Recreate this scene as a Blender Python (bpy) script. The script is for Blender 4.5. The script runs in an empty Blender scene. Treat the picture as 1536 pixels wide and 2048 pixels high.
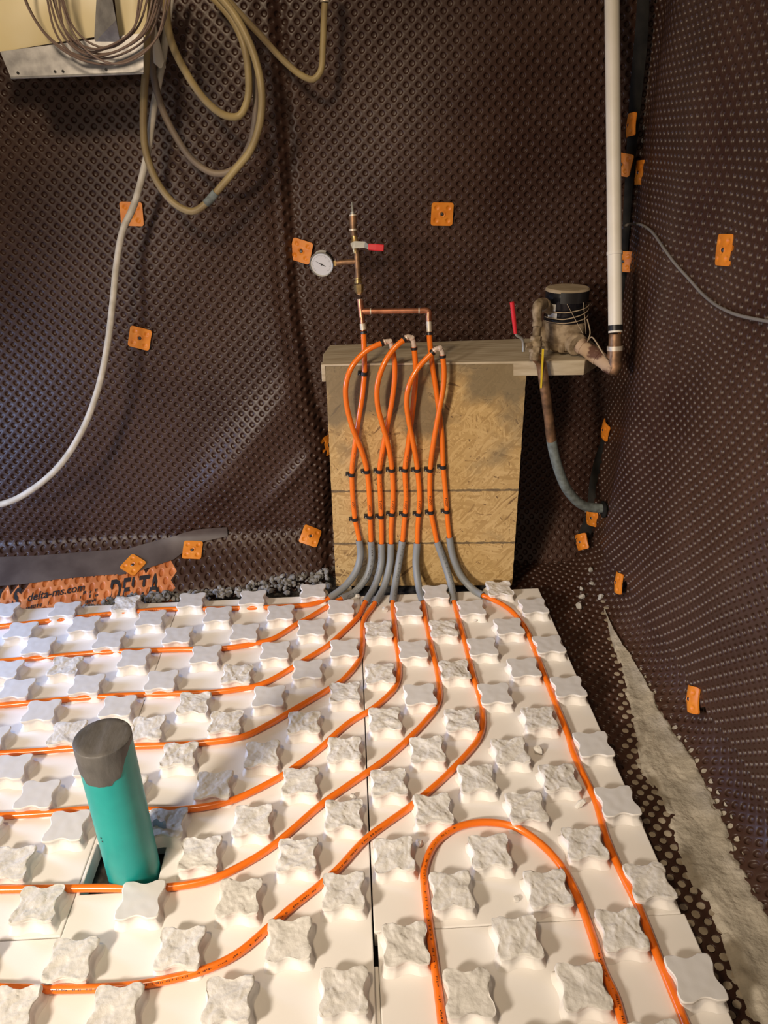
import bpy, math, random
import numpy as np
from mathutils import Vector, Matrix, noise

C = bpy.context.scene.collection
SC = bpy.context.scene
rnd = random.Random(7)

# ------------------------------------------------------------------ camera
F_PX, PITCH, ROLL, YAW = 1520.0, 0.45471, -0.02382, 0.03933
CAM = np.array([-0.0495, -2.13989, 1.35365])
_cp, _sp = math.cos(PITCH), math.sin(PITCH)
FWD = np.array([math.sin(YAW) * _cp, math.cos(YAW) * _cp, -_sp])
_r0 = np.array([math.cos(YAW), -math.sin(YAW), 0.0])
_u0 = np.cross(_r0, FWD)
RGT = _r0 * math.cos(ROLL) + _u0 * math.sin(ROLL)
UPV = -_r0 * math.sin(ROLL) + _u0 * math.cos(ROLL)
cam_data = bpy.data.cameras.new('camera')
cam_data.sensor_fit = 'VERTICAL'
cam_data.sensor_height = 24.0
cam_data.lens = F_PX / 2048.0 * 24.0
cam_data.clip_start = 0.02
cam = bpy.data.objects.new('camera', cam_data)
C.objects.link(cam)
m3 = Matrix((RGT, UPV, -FWD)).transposed()
cam.matrix_world = Matrix.Translation(Vector(CAM)) @ m3.to_4x4()
SC.camera = cam

# ------------------------------------------------------------------ light and exposure
SC.view_settings.view_transform = 'Standard'
SC.view_settings.look = 'None'
SC.view_settings.gamma = 1.0
SC.view_settings.use_curve_mapping = False
SC.view_settings.exposure = 0.0
world = bpy.data.worlds.new('world')
SC.world = world
world.use_nodes = True
bg = world.node_tree.nodes['Background']
bg.inputs[0].default_value = (1.0, 0.80, 0.60, 1)
bg.inputs[1].default_value = 0.20


def area(name, loc, target, size, power, color, spread):
    l = bpy.data.lights.new(name, 'AREA')
    l.shape = 'DISK'
    l.size = size
    l.energy = power
    l.color = color
    l.spread = math.radians(spread)
    o = bpy.data.objects.new(name, l)
    C.objects.link(o)
    o.location = loc
    d = Vector(target) - Vector(loc)
    o.rotation_euler = d.to_track_quat('-Z', 'Y').to_euler()
    return o


area('work_lamp', (-1.75, -2.75, 1.45), (0.10, -0.40, -0.05), 0.36, 13.0, (1.0, 0.87, 0.73), 66)
area('ceiling_lamp', (-0.80, -1.75, 2.40), (0.35, 0.0, 0.3), 0.30, 23.0, (1.0, 0.77, 0.52), 180)
area('daylight_opening', (-1.95, -0.30, 0.42), (-0.2, -0.30, -0.03), 0.5, 10.0, (0.42, 0.58, 1.0), 120)


# ------------------------------------------------------------------ pixel -> place
def ray(x, y):
    return FWD + RGT * (x - 768) / F_PX - UPV * (y - 1024) / F_PX


def atz(x, y, z):
    d = ray(x, y)
    return CAM + d * (z - CAM[2]) / d[2]


def aty(x, y, Y):
    d = ray(x, y)
    return CAM + d * (Y - CAM[1]) / d[1]


def atx(x, y, X):
    d = ray(x, y)
    return CAM + d * (X - CAM[0]) / d[0]


BS = -0.075                                    # yaw of the plywood box


def atb(x, y, d):                              # a distance d in front of the strand board
    k = ray(x, y)
    t = (0.145 - d + BS * (CAM[0] + 0.13) - CAM[1]) / (k[1] - BS * k[0])
    return CAM + k * t


# ------------------------------------------------------------------ materials
def mat(name, color, rough=0.5, metal=0.0, spec=0.5, coat=0.0, sss=0.0):
    m = bpy.data.materials.new(name)
    m.use_nodes = True
    b = m.node_tree.nodes['Principled BSDF']
    b.inputs['Base Color'].default_value = (*color, 1)
    b.inputs['Roughness'].default_value = rough
    b.inputs['Metallic'].default_value = metal
    b.inputs['Specular IOR Level'].default_value = spec
    b.inputs['Coat Weight'].default_value = coat
    b.inputs['Coat Roughness'].default_value = 0.15
    if sss:
        b.inputs['Subsurface Weight'].default_value = sss
        b.inputs['Subsurface Radius'].default_value = (0.01, 0.008, 0.006)
    return m


def nd(m, t, **kw):
    n = m.node_tree.nodes.new(t)
    for k, v in kw.items():
        setattr(n, k, v)
    return n


def lk(m, a, b):
    m.node_tree.links.new(a, b)


def bsdf(m):
    return m.node_tree.nodes['Principled BSDF']


def coords(m, scale=(1, 1, 1), rot=(0, 0, 0), kind='Object'):
    tc = nd(m, 'ShaderNodeTexCoord')
    mp = nd(m, 'ShaderNodeMapping')
    mp.inputs['Scale'].default_value = scale
    mp.inputs['Rotation'].default_value = rot
    lk(m, tc.outputs[kind], mp.inputs['Vector'])
    return mp.outputs[0]


def mottled(m, c1, c2, scale=8.0, detail=6.0, lo=0.35, hi=0.65, vec=None):
    """base colour wandering between two colours of the thing itself"""
    v = vec or coords(m)
    n = nd(m, 'ShaderNodeTexNoise')
    n.inputs['Scale'].default_value = scale
    n.inputs['Detail'].default_value = detail
    lk(m, v, n.inputs['Vector'])
    r = nd(m, 'ShaderNodeValToRGB')
    r.color_ramp.elements[0].position = lo
    r.color_ramp.elements[1].position = hi
    r.color_ramp.elements[0].color = (*c1, 1)
    r.color_ramp.elements[1].color = (*c2, 1)
    lk(m, n.outputs['Fac'], r.inputs['Fac'])
    lk(m, r.outputs['Color'], bsdf(m).inputs['Base Color'])
    return r.outputs['Color']


def bump(m, scale, strength, dist=0.002, detail=4.0, vec=None, tex='noise'):
    v = vec or coords(m)
    if tex == 'noise':
        n = nd(m, 'ShaderNodeTexNoise')
        n.inputs['Detail'].default_value = detail
        out = n.outputs['Fac']
    else:
        n = nd(m, 'ShaderNodeTexVoronoi')
        out = n.outputs['Distance']
    n.inputs['Scale'].default_value = scale
    lk(m, v, n.inputs['Vector'])
    b = nd(m, 'ShaderNodeBump')
    b.inputs['Strength'].default_value = strength
    b.inputs['Distance'].default_value = dist
    lk(m, out, b.inputs['Height'])
    lk(m, b.outputs[0], bsdf(m).inputs['Normal'])


M = {}
M['membrane'] = mat('brown_membrane', (0.05, 0.03, 0.024), 0.40, spec=0.5)
mottled(M['membrane'], (0.037, 0.0145, 0.0085), (0.064, 0.0315, 0.0205), 3.5, 8, 0.35, 0.7)
M['membrane_print'] = mat('membrane_orange_print', (0.62, 0.20, 0.055), 0.45)
mottled(M['membrane_print'], (0.48, 0.15, 0.045), (0.70, 0.25, 0.08), 18, 5)
M['print_black'] = mat('black_print', (0.018, 0.016, 0.016), 0.5)
M['foam'] = mat('white_foam', (0.80, 0.77, 0.725), 0.65, spec=0.3)
bump(M['foam'], 420.0, 0.10, 0.0006)
M['foam_worn'] = mat('worn_foam', (0.64, 0.63, 0.61), 0.7, spec=0.25)
bump(M['foam_worn'], 300.0, 0.15, 0.0006)
M['foam_torn'] = mat('torn_foam', (0.68, 0.655, 0.60), 0.8, spec=0.2)
mottled(M['foam_torn'], (0.60, 0.575, 0.52), (0.74, 0.715, 0.665), 30, 6)
bump(M['foam_torn'], 150.0, 0.40, 0.0025, 8)
M['pex'] = mat('orange_tube', (0.84, 0.175, 0.008), 0.28, spec=0.55, coat=0.3)
M['pex_ink'] = mat('tube_ink', (0.16, 0.035, 0.008), 0.45)
M['pen'] = mat('marker_pen', (0.045, 0.012, 0.006), 0.5)
M['sleeve'] = mat('grey_sleeve', (0.225, 0.24, 0.245), 0.5)
M['sleeve_ink'] = mat('sleeve_ink', (0.045, 0.045, 0.045), 0.5)
M['black'] = mat('black_plastic', (0.014, 0.012, 0.012), 0.38)
M['register_black'] = mat('register_black', (0.006, 0.006, 0.009), 0.25)
M['steel'] = mat('zinc_steel', (0.36, 0.36, 0.33), 0.48, 0.6)
M['dark_steel'] = mat('dark_nail', (0.10, 0.095, 0.09), 0.4, 0.8)
M['copper'] = mat('copper', (0.62, 0.25, 0.135), 0.34, 0.9)
mottled(M['copper'], (0.40, 0.16, 0.085), (0.66, 0.28, 0.16), 30, 5)
M['old_copper'] = mat('old_copper', (0.26, 0.13, 0.075), 0.5, 0.7)
mottled(M['old_copper'], (0.14, 0.085, 0.05), (0.38, 0.22, 0.12), 40, 5)
M['brass'] = mat('brass', (0.55, 0.38, 0.16), 0.36, 0.85)
mottled(M['brass'], (0.34, 0.23, 0.10), (0.62, 0.44, 0.20), 40, 5)
M['solder'] = mat('solder', (0.66, 0.58, 0.46), 0.5, 0.45)
M['ivory'] = mat('ivory_fitting', (0.72, 0.58, 0.48), 0.3, 0.25)
M['red'] = mat('red_grip', (0.62, 0.02, 0.03), 0.38)
M['cap'] = mat('orange_cap', (0.82, 0.26, 0.022), 0.4, spec=0.4)
mottled(M['cap'], (0.68, 0.20, 0.016), (0.78, 0.265, 0.026), 30, 4)
M['dusty'] = mat('dusty_bronze', (0.33, 0.25, 0.16), 0.85, spec=0.2)
mottled(M['dusty'], (0.19, 0.135, 0.08), (0.40, 0.31, 0.205), 45, 8, 0.35, 0.6)
M['dusty_copper'] = mat('dusty_copper', (0.3, 0.2, 0.13), 0.8, spec=0.2)
mottled(M['dusty_copper'], (0.13, 0.065, 0.045), (0.46, 0.33, 0.22), 26, 4, 0.42, 0.52)
M['dusty_brass'] = mat('dusty_brass', (0.3, 0.22, 0.13), 0.7, 0.2, spec=0.3)
mottled(M['dusty_brass'], (0.15, 0.105, 0.055), (0.36, 0.28, 0.18), 55, 8, 0.35, 0.6)
M['lid'] = mat('dusty_lid', (0.40, 0.32, 0.22), 0.9, spec=0.1)
mottled(M['lid'], (0.34, 0.27, 0.18), (0.46, 0.37, 0.26), 20, 6)
M['paper'] = mat('paper_label', (0.66, 0.66, 0.64), 0.6)
M['twine'] = mat('twine', (0.42, 0.33, 0.22), 0.9)
M['yellow'] = mat('yellow_plastic', (0.72, 0.52, 0.03), 0.5)
M['pvc'] = mat('white_pvc', (0.74, 0.69, 0.58), 0.38)
mottled(M['pvc'], (0.78, 0.735, 0.63), (0.84, 0.80, 0.71), 12, 4)
M['bluegrey'] = mat('lead_pipe', (0.16, 0.185, 0.18), 0.65)
mottled(M['bluegrey'], (0.11, 0.125, 0.115), (0.20, 0.235, 0.225), 60, 8)
M['hose'] = mat('yellow_hose', (0.33, 0.25, 0.105), 0.45)
mottled(M['hose'], (0.23, 0.17, 0.085), (0.40, 0.31, 0.14), 9, 5)
M['hose_grey'] = mat('grey_hose', (0.19, 0.15, 0.12), 0.5)
mottled(M['hose_grey'], (0.13, 0.105, 0.09), (0.27, 0.21, 0.15), 9, 5)
M['cable_white'] = mat('white_cable', (0.56, 0.53, 0.46), 0.5)
mottled(M['cable_white'], (0.46, 0.43, 0.36), (0.64, 0.61, 0.54), 30, 5)
M['cable_brown'] = mat('brown_cable', (0.20, 0.14, 0.115), 0.5)
M['cable_grey'] = mat('grey_cable', (0.20, 0.19, 0.18), 0.5)
M['galv'] = mat('galvanised', (0.38, 0.38, 0.39), 0.45, 0.55)
mottled(M['galv'], (0.26, 0.26, 0.27), (0.46, 0.46, 0.47), 30, 8)
M['cream'] = mat('cream_sheet', (0.80, 0.66, 0.36), 0.4)
mottled(M['cream'], (0.84, 0.73, 0.43), (0.90, 0.82, 0.58), 6, 3)
M['teal'] = mat('teal_pipe', (0.004, 0.30, 0.28), 0.40)
mottled(M['teal'], (0.003, 0.28, 0.265), (0.010, 0.33, 0.305), 14, 4)
M['duct_tape'] = mat('grey_tape', (0.10, 0.095, 0.088), 0.5)
mottled(M['duct_tape'], (0.055, 0.052, 0.049), (0.105, 0.098, 0.09), 14, 6)
bump(M['duct_tape'], 1.0, 0.5, 0.004, 5, coords(M['duct_tape'], (70, 22, 22), (0, 0, 0.5)))
M['blue'] = mat('blue_film', (0.30, 0.40, 0.58), 0.4)
M['flat_tape'] = mat('brown_tape', (0.085, 0.062, 0.052), 0.5)
mottled(M['flat_tape'], (0.065, 0.046, 0.038), (0.12, 0.092, 0.076), 9, 6)
M['black_tape'] = mat('black_rubber', (0.012, 0.012, 0.012), 0.8, spec=0.2)
mottled(M['black_tape'], (0.006, 0.006, 0.006), (0.020, 0.018, 0.015), 20, 6)
M['dirt'] = mat('sandy_dirt', (0.3, 0.26, 0.2), 0.95, spec=0.1)
mottled(M['dirt'], (0.30, 0.27, 0.215), (0.52, 0.475, 0.39), 22, 12, 0.3, 0.7)
bump(M['dirt'], 90, 0.7, 0.006, 10)
M['dust'] = mat('packed_dust', (0.40, 0.34, 0.26), 0.95, spec=0.1)
mottled(M['dust'], (0.30, 0.25, 0.18), (0.46, 0.40, 0.31), 30, 6)
M['gravel'] = mat('grey_gravel', (0.2, 0.19, 0.175), 0.85)
mottled(M['gravel'], (0.12, 0.115, 0.105), (0.30, 0.285, 0.26), 25, 6)
M['stone'] = mat('pale_stone', (0.42, 0.40, 0.36), 0.85)
M['soil'] = mat('subfloor_gravel', (0.07, 0.062, 0.052), 0.95)
mottled(M['soil'], (0.03, 0.026, 0.022), (0.12, 0.11, 0.095), 60, 8)
M['white'] = mat('gauge_white', (0.62, 0.62, 0.64), 0.35)

# dusty shelf timber
m = mat('dusty_timber', (0.3, 0.25, 0.17), 0.8, spec=0.2)
mottled(m, (0.40, 0.325, 0.22), (0.56, 0.485, 0.36), 5, 8, 0.35, 0.65, coords(m, (1.5, 14, 14)))
M['timber'] = m

# strand board: layers of long flakes at different angles, dirt stain near the top, two pencil lines
m = mat('strand_board', (0.5, 0.33, 0.14), 0.6, spec=0.3)
prev = None
for k, (ang, sc, seed) in enumerate([(0.2, 1.0, 0), (1.25, 1.1, 3), (-0.65, 0.9, 7), (2.2, 1.3, 11), (1.65, 1.2, 17), (-0.15, 0.8, 23), (0.85, 1.0, 31)]):
    tc = nd(m, 'ShaderNodeTexCoord')
    mp1 = nd(m, 'ShaderNodeMapping')
    mp1.inputs['Rotation'].default_value = (0, ang, 0)
    mp1.inputs['Location'].default_value = (seed, seed * 0.3, seed * 1.7)
    lk(m, tc.outputs['Object'], mp1.inputs[0])
    nz = nd(m, 'ShaderNodeTexNoise')
    nz.inputs['Scale'].default_value = 14
    lk(m, mp1.outputs[0], nz.inputs[0])
    mixv = nd(m, 'ShaderNodeMixRGB', blend_type='ADD')
    mixv.inputs[0].default_value = 0.022
    lk(m, mp1.outputs[0], mixv.inputs[1])
    lk(m, nz.outputs['Color'], mixv.inputs[2])
    mp = nd(m, 'ShaderNodeMapping')
    mp.inputs['Scale'].default_value = (21 * sc, 1, 150 * sc)
    lk(m, mixv.outputs[0], mp.inputs[0])
    vo = nd(m, 'ShaderNodeTexVoronoi')
    vo.inputs['Scale'].default_value = 1.0
    lk(m, mp.outputs[0], vo.inputs[0])
    sep = nd(m, 'ShaderNodeSeparateColor')
    lk(m, vo.outputs['Color'], sep.inputs[0])
    rp = nd(m, 'ShaderNodeValToRGB')
    e = rp.color_ramp.elements
    e[0].position, e[0].color = 0.0, (0.17, 0.095, 0.045, 1)
    e[1].position, e[1].color = 1.0, (0.60, 0.42, 0.195, 1)
    x = e.new(0.045); x.color = (0.40, 0.255, 0.10, 1)
    x = e.new(0.5); x.color = (0.50, 0.335, 0.14, 1)
    lk(m, sep.outputs[0], rp.inputs[0])
    if prev is None:
        prev = rp.outputs[0]
    else:
        gt = nd(m, 'ShaderNodeMath', operation='GREATER_THAN')
        gt.inputs[1].default_value = 0.62
        lk(m, sep.outputs[1], gt.inputs[0])
        mx = nd(m, 'ShaderNodeMixRGB')
        lk(m, gt.outputs[0], mx.inputs[0])
        lk(m, prev, mx.inputs[1])
        lk(m, rp.outputs[0], mx.inputs[2])
        prev = mx.outputs[0]
tc = nd(m, 'ShaderNodeTexCoord')
sx = nd(m, 'ShaderNodeSeparateXYZ')
lk(m, tc.outputs['Object'], sx.inputs[0])
ns = nd(m, 'ShaderNodeTexNoise')
ns.inputs['Scale'].default_value = 5.5
ns.inputs['Detail'].default_value = 9
lk(m, tc.outputs['Object'], ns.inputs[0])
hgt = nd(m, 'ShaderNodeMapRange')                 # splashed grey dirt, thickest near the top edge
hgt.inputs[1].default_value = 0.30
hgt.inputs[2].default_value = 0.76
lk(m, sx.outputs[2], hgt.inputs[0])
n0 = nd(m, 'ShaderNodeMath', operation='MULTIPLY_ADD')
n0.inputs[1].default_value = 2.6
n0.inputs[2].default_value = -1.3
lk(m, ns.outputs['Fac'], n0.inputs[0])
ad = nd(m, 'ShaderNodeMath', operation='ADD')
lk(m, hgt.outputs[0], ad.inputs[0])
lk(m, n0.outputs[0], ad.inputs[1])
cl = nd(m, 'ShaderNodeMapRange')
cl.inputs[1].default_value = 0.42
cl.inputs[2].default_value = 0.80
cl.inputs[4].default_value = 0.80
lk(m, ad.outputs[0], cl.inputs[0])
mx = nd(m, 'ShaderNodeMixRGB')
mx.inputs[2].default_value = (0.165, 0.135, 0.085, 1)
lk(m, cl.outputs[0], mx.inputs[0])
lk(m, prev, mx.inputs[1])
prev = mx.outputs[0]
n2 = nd(m, 'ShaderNodeTexNoise')
n2.inputs['Scale'].default_value = 60
lk(m, tc.outputs['Object'], n2.inputs[0])
for zl in (0.3185, 0.1230):                        # the two drawn lines
    a1 = nd(m, 'ShaderNodeMath', operation='SUBTRACT'); a1.inputs[1].default_value = zl
    lk(m, sx.outputs[2], a1.inputs[0])
    a2 = nd(m, 'ShaderNodeMath', operation='ABSOLUTE'); lk(m, a1.outputs[0], a2.inputs[0])
    a3 = nd(m, 'ShaderNodeMath', operation='MULTIPLY'); a3.inputs[1].default_value = 0.0075
    lk(m, n2.outputs['Fac'], a3.inputs[0])
    a4 = nd(m, 'ShaderNodeMath', operation='LESS_THAN')
    lk(m, a2.outputs[0], a4.inputs[0]); lk(m, a3.outputs[0], a4.inputs[1])
    a5 = nd(m, 'ShaderNodeMath', operation='MULTIPLY'); a5.inputs[1].default_value = 0.8
    lk(m, a4.outputs[0], a5.inputs[0])
    mx = nd(m, 'ShaderNodeMixRGB')
    mx.inputs[2].default_value = (0.085, 0.065, 0.045, 1)
    lk(m, a5.outputs[0], mx.inputs[0]); lk(m, prev, mx.inputs[1])
    prev = mx.outputs[0]
lk(m, prev, bsdf(m).inputs['Base Color'])
M['osb'] = m


# ------------------------------------------------------------------ mesh helpers
class MB:
    def __init__(s):
        s.v, s.f, s.mi = [], [], []

    def add(s, verts, faces, mi=0):
        o = len(s.v)
        s.v += [tuple(map(float, p)) for p in verts]
        s.f += [tuple(i + o for i in f) for f in faces]
        s.mi += [mi] * len(faces)
        return s

    def grid(s, P, closed_u=False, closed_v=False, mi=0):
        """P[i][j] -> quads"""
        n, k = len(P), len(P[0])
        f = []
        for i in range(n if closed_u else n - 1):
            for j in range(k if closed_v else k - 1):
                a, b = i, (i + 1) % n
                c, d = j, (j + 1) % k
                f.append((a * k + c, b * k + c, b * k + d, a * k + d))
        return s.add([p for r in P for p in r], f, mi)

    def box(s, lo, hi, mi=0, M4=None):
        x0, y0, z0 = lo
        x1, y1, z1 = hi
        v = [(x0, y0, z0), (x1, y0, z0), (x1, y1, z0), (x0, y1, z0), (x0, y0, z1), (x1, y0, z1), (x1, y1, z1), (x0, y1, z1)]
        if M4 is not None:
            v = [tuple(M4 @ Vector(p)) for p in v]
        return s.add(v, [(0, 3, 2, 1), (4, 5, 6, 7), (0, 1, 5, 4), (1, 2, 6, 5), (2, 3, 7, 6), (3, 0, 4, 7)], mi)

    def tube(s, pts, r, n=12, caps=True, mi=0, step=None, flat=None):
        P = smooth_path(pts, step) if step else np.array(pts, float)
        T, N, B = frames(P)
        rr = r if hasattr(r, '__len__') else [r] * len(P)
        if hasattr(r, '__len__') and len(rr) != len(P):
            rr = np.interp(np.linspace(0, 1, len(P)), np.linspace(0, 1, len(rr)), rr)
        a = np.linspace(0, 2 * math.pi, n, endpoint=False)
        rings = [[P[i] + rr[i] * (math.cos(t) * N[i] + math.sin(t) * B[i]) for t in a] for i in range(len(P))]
        s.grid(rings, closed_v=True, mi=mi)
        if caps:
            for k, i in ((0, 0), (1, len(P) - 1)):
                s.add(rings[i], [tuple(range(n)) if k else tuple(range(n - 1, -1, -1))], mi)
        return s

    def lathe(s, prof, origin, axis, n=24, mi=0, cap0=True, cap1=True):
        """prof: (r, h) along axis"""
        ax = Vector(axis).normalized()
        q = Vector((0, 0, 1)).rotation_difference(ax)
        o = Vector(origin)
        rings = []
        for r, h in prof:
            rings.append([o + q @ Vector((r * math.cos(2 * math.pi * k / n), r * math.sin(2 * math.pi * k / n), h)) for k in range(n)])
        s.grid(rings, closed_v=True, mi=mi)
        if cap0:
            s.add(rings[0], [tuple(range(n - 1, -1, -1))], mi)
        if cap1:
            s.add(rings[-1], [tuple(range(n))], mi)
        return s

    def build(s, name, mats, parent=None, smooth=True, angle=40, bevel=0.0):
        me = bpy.data.meshes.new(name)
        me.from_pydata(s.v, [], s.f)
        mats = mats if isinstance(mats, (list, tuple)) else [mats]
        for mm in mats:
            me.materials.append(M[mm] if isinstance(mm, str) else mm)
        me.polygons.foreach_set('material_index', s.mi)
        import bmesh
        bm = bmesh.new()
        bm.from_mesh(me)
        bmesh.ops.remove_doubles(bm, verts=bm.verts, dist=1e-6)
        bmesh.ops.recalc_face_normals(bm, faces=bm.faces)
        bm.to_mesh(me)
        bm.free()
        if smooth:
            me.polygons.foreach_set('use_smooth', [True] * len(me.polygons))
            me.set_sharp_from_angle(angle=math.radians(angle))
        o = bpy.data.objects.new(name, me)
        C.objects.link(o)
        if parent:
            o.parent = parent
            o.matrix_parent_inverse = Matrix.Translation(-parent.location) if parent.type == 'EMPTY' and not parent.parent else Matrix()
        if bevel:
            b = o.modifiers.new('bevel', 'BEVEL')
            b.width = bevel
            b.segments = 2
            b.limit_method = 'ANGLE'
        return o


def smooth_path(pts, step=0.01):
    P = np.array(pts, float)
    P = np.vstack([2 * P[0] - P[1], P, 2 * P[-1] - P[-2]])
    out = []
    for i in range(1, len(P) - 2):
        p0, p1, p2, p3 = P[i - 1:i + 3]
        d1, d0, d2 = [max(np.linalg.norm(b - a), 1e-6) ** 0.5 for a, b in ((p1, p2), (p0, p1), (p2, p3))]
        m1 = (p1 - p0) / d0 - (p2 - p0) / (d0 + d1) + (p2 - p1) / d1
        m2 = (p2 - p1) / d1 - (p3 - p1) / (d1 + d2) + (p3 - p2) / d2
        m1, m2 = m1 * d1, m2 * d1
        n = max(2, int(np.linalg.norm(p2 - p1) / step))
        for t in np.linspace(0, 1, n, endpoint=False):
            t2, t3 = t * t, t * t * t
            out.append((2 * t3 - 3 * t2 + 1) * p1 + (t3 - 2 * t2 + t) * m1 + (-2 * t3 + 3 * t2) * p2 + (t3 - t2) * m2)
    out.append(P[-2])
    return np.array(out)


def frames(P):
    T = np.gradient(P, axis=0)
    T /= np.linalg.norm(T, axis=1)[:, None] + 1e-12
    n = np.cross(T[0], (0.31, 0.2, 0.93))
    n /= np.linalg.norm(n)
    N = []
    for t in T:
        n = n - t * np.dot(n, t)
        n /= np.linalg.norm(n) + 1e-12
        N.append(n.copy())
    N = np.array(N)
    return T, N, np.cross(T, N)


def empty(name, loc=(0, 0, 0)):
    o = bpy.data.objects.new(name, None)
    C.objects.link(o)
    o.location = Vector(tuple(map(float, loc)))
    o.empty_display_size = 0.02
    return o


def tag(o, label=None, cat=None, group=None, kind=None):
    if label: o['label'] = label
    if cat: o['category'] = cat
    if group: o['group'] = group
    if kind: o['kind'] = kind
    return o


def wrap(P, s0, items, r, ref, lift=0.0002, cl=True):
    """flat shapes [(verts2d, faces)] laid round a tube of radius r: x runs along the path, y round it"""
    d = np.r_[0, np.cumsum(np.linalg.norm(np.diff(P, axis=0), axis=1))]
    T = np.gradient(P, axis=0)
    T /= np.linalg.norm(T, axis=1)[:, None]
    mb = MB()
    for verts, faces in items:
        out = []
        for x, y in verts:
            s = min(max(s0 + x, 0), d[-1])
            p = np.array([np.interp(s, d, P[:, k]) for k in range(3)])
            t = np.array([np.interp(s, d, T[:, k]) for k in range(3)])
            t /= np.linalg.norm(t)
            n = ref - t * np.dot(ref, t)
            n /= np.linalg.norm(n)
            b = np.cross(n, t)
            a = y / r
            out.append(p + (r + lift) * (math.cos(a) * n + math.sin(a) * b))
        mb.add(out, faces)
    return mb


def text_shape(txt, size, bold=0.0, align='LEFT'):
    cu = bpy.data.curves.new('lettering', 'FONT')
    cu.body = txt
    cu.size = size
    cu.offset = bold
    cu.align_x = align
    cu.resolution_u = 3
    o = bpy.data.objects.new('lettering', cu)
    C.objects.link(o)
    dg = bpy.context.evaluated_depsgraph_get()
    dg.update()
    me = bpy.data.meshes.new_from_object(o.evaluated_get(dg))
    v = [(p.co.x, p.co.y) for p in me.vertices]
    f = [tuple(q.vertices) for q in me.polygons]
    bpy.data.objects.remove(o)
    bpy.data.meshes.remove(me)
    return v, f


def ticks(length, h, seed, gap=0.3, cell=0.004):
    """a run of unreadable small print: short strokes"""
    r = random.Random(seed)
    out, x = [], 0.0
    while x < length:
        w = cell * r.uniform(0.25, 0.8)
        if r.random() > gap:
            y0 = -h / 2 + h * r.choice((0, 0, 0.25))
            y1 = h / 2 - h * r.choice((0, 0, 0.3))
            out.append(([(x, y0), (x + w, y0), (x + w, y1), (x, y1)], [(0, 1, 2, 3)]))
        x += w + cell * r.uniform(0.15, 0.45) + (cell * 2 if r.random() < 0.12 else 0)
    return out


# ------------------------------------------------------------------ dimpled membrane
LA = 0.0252


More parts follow.
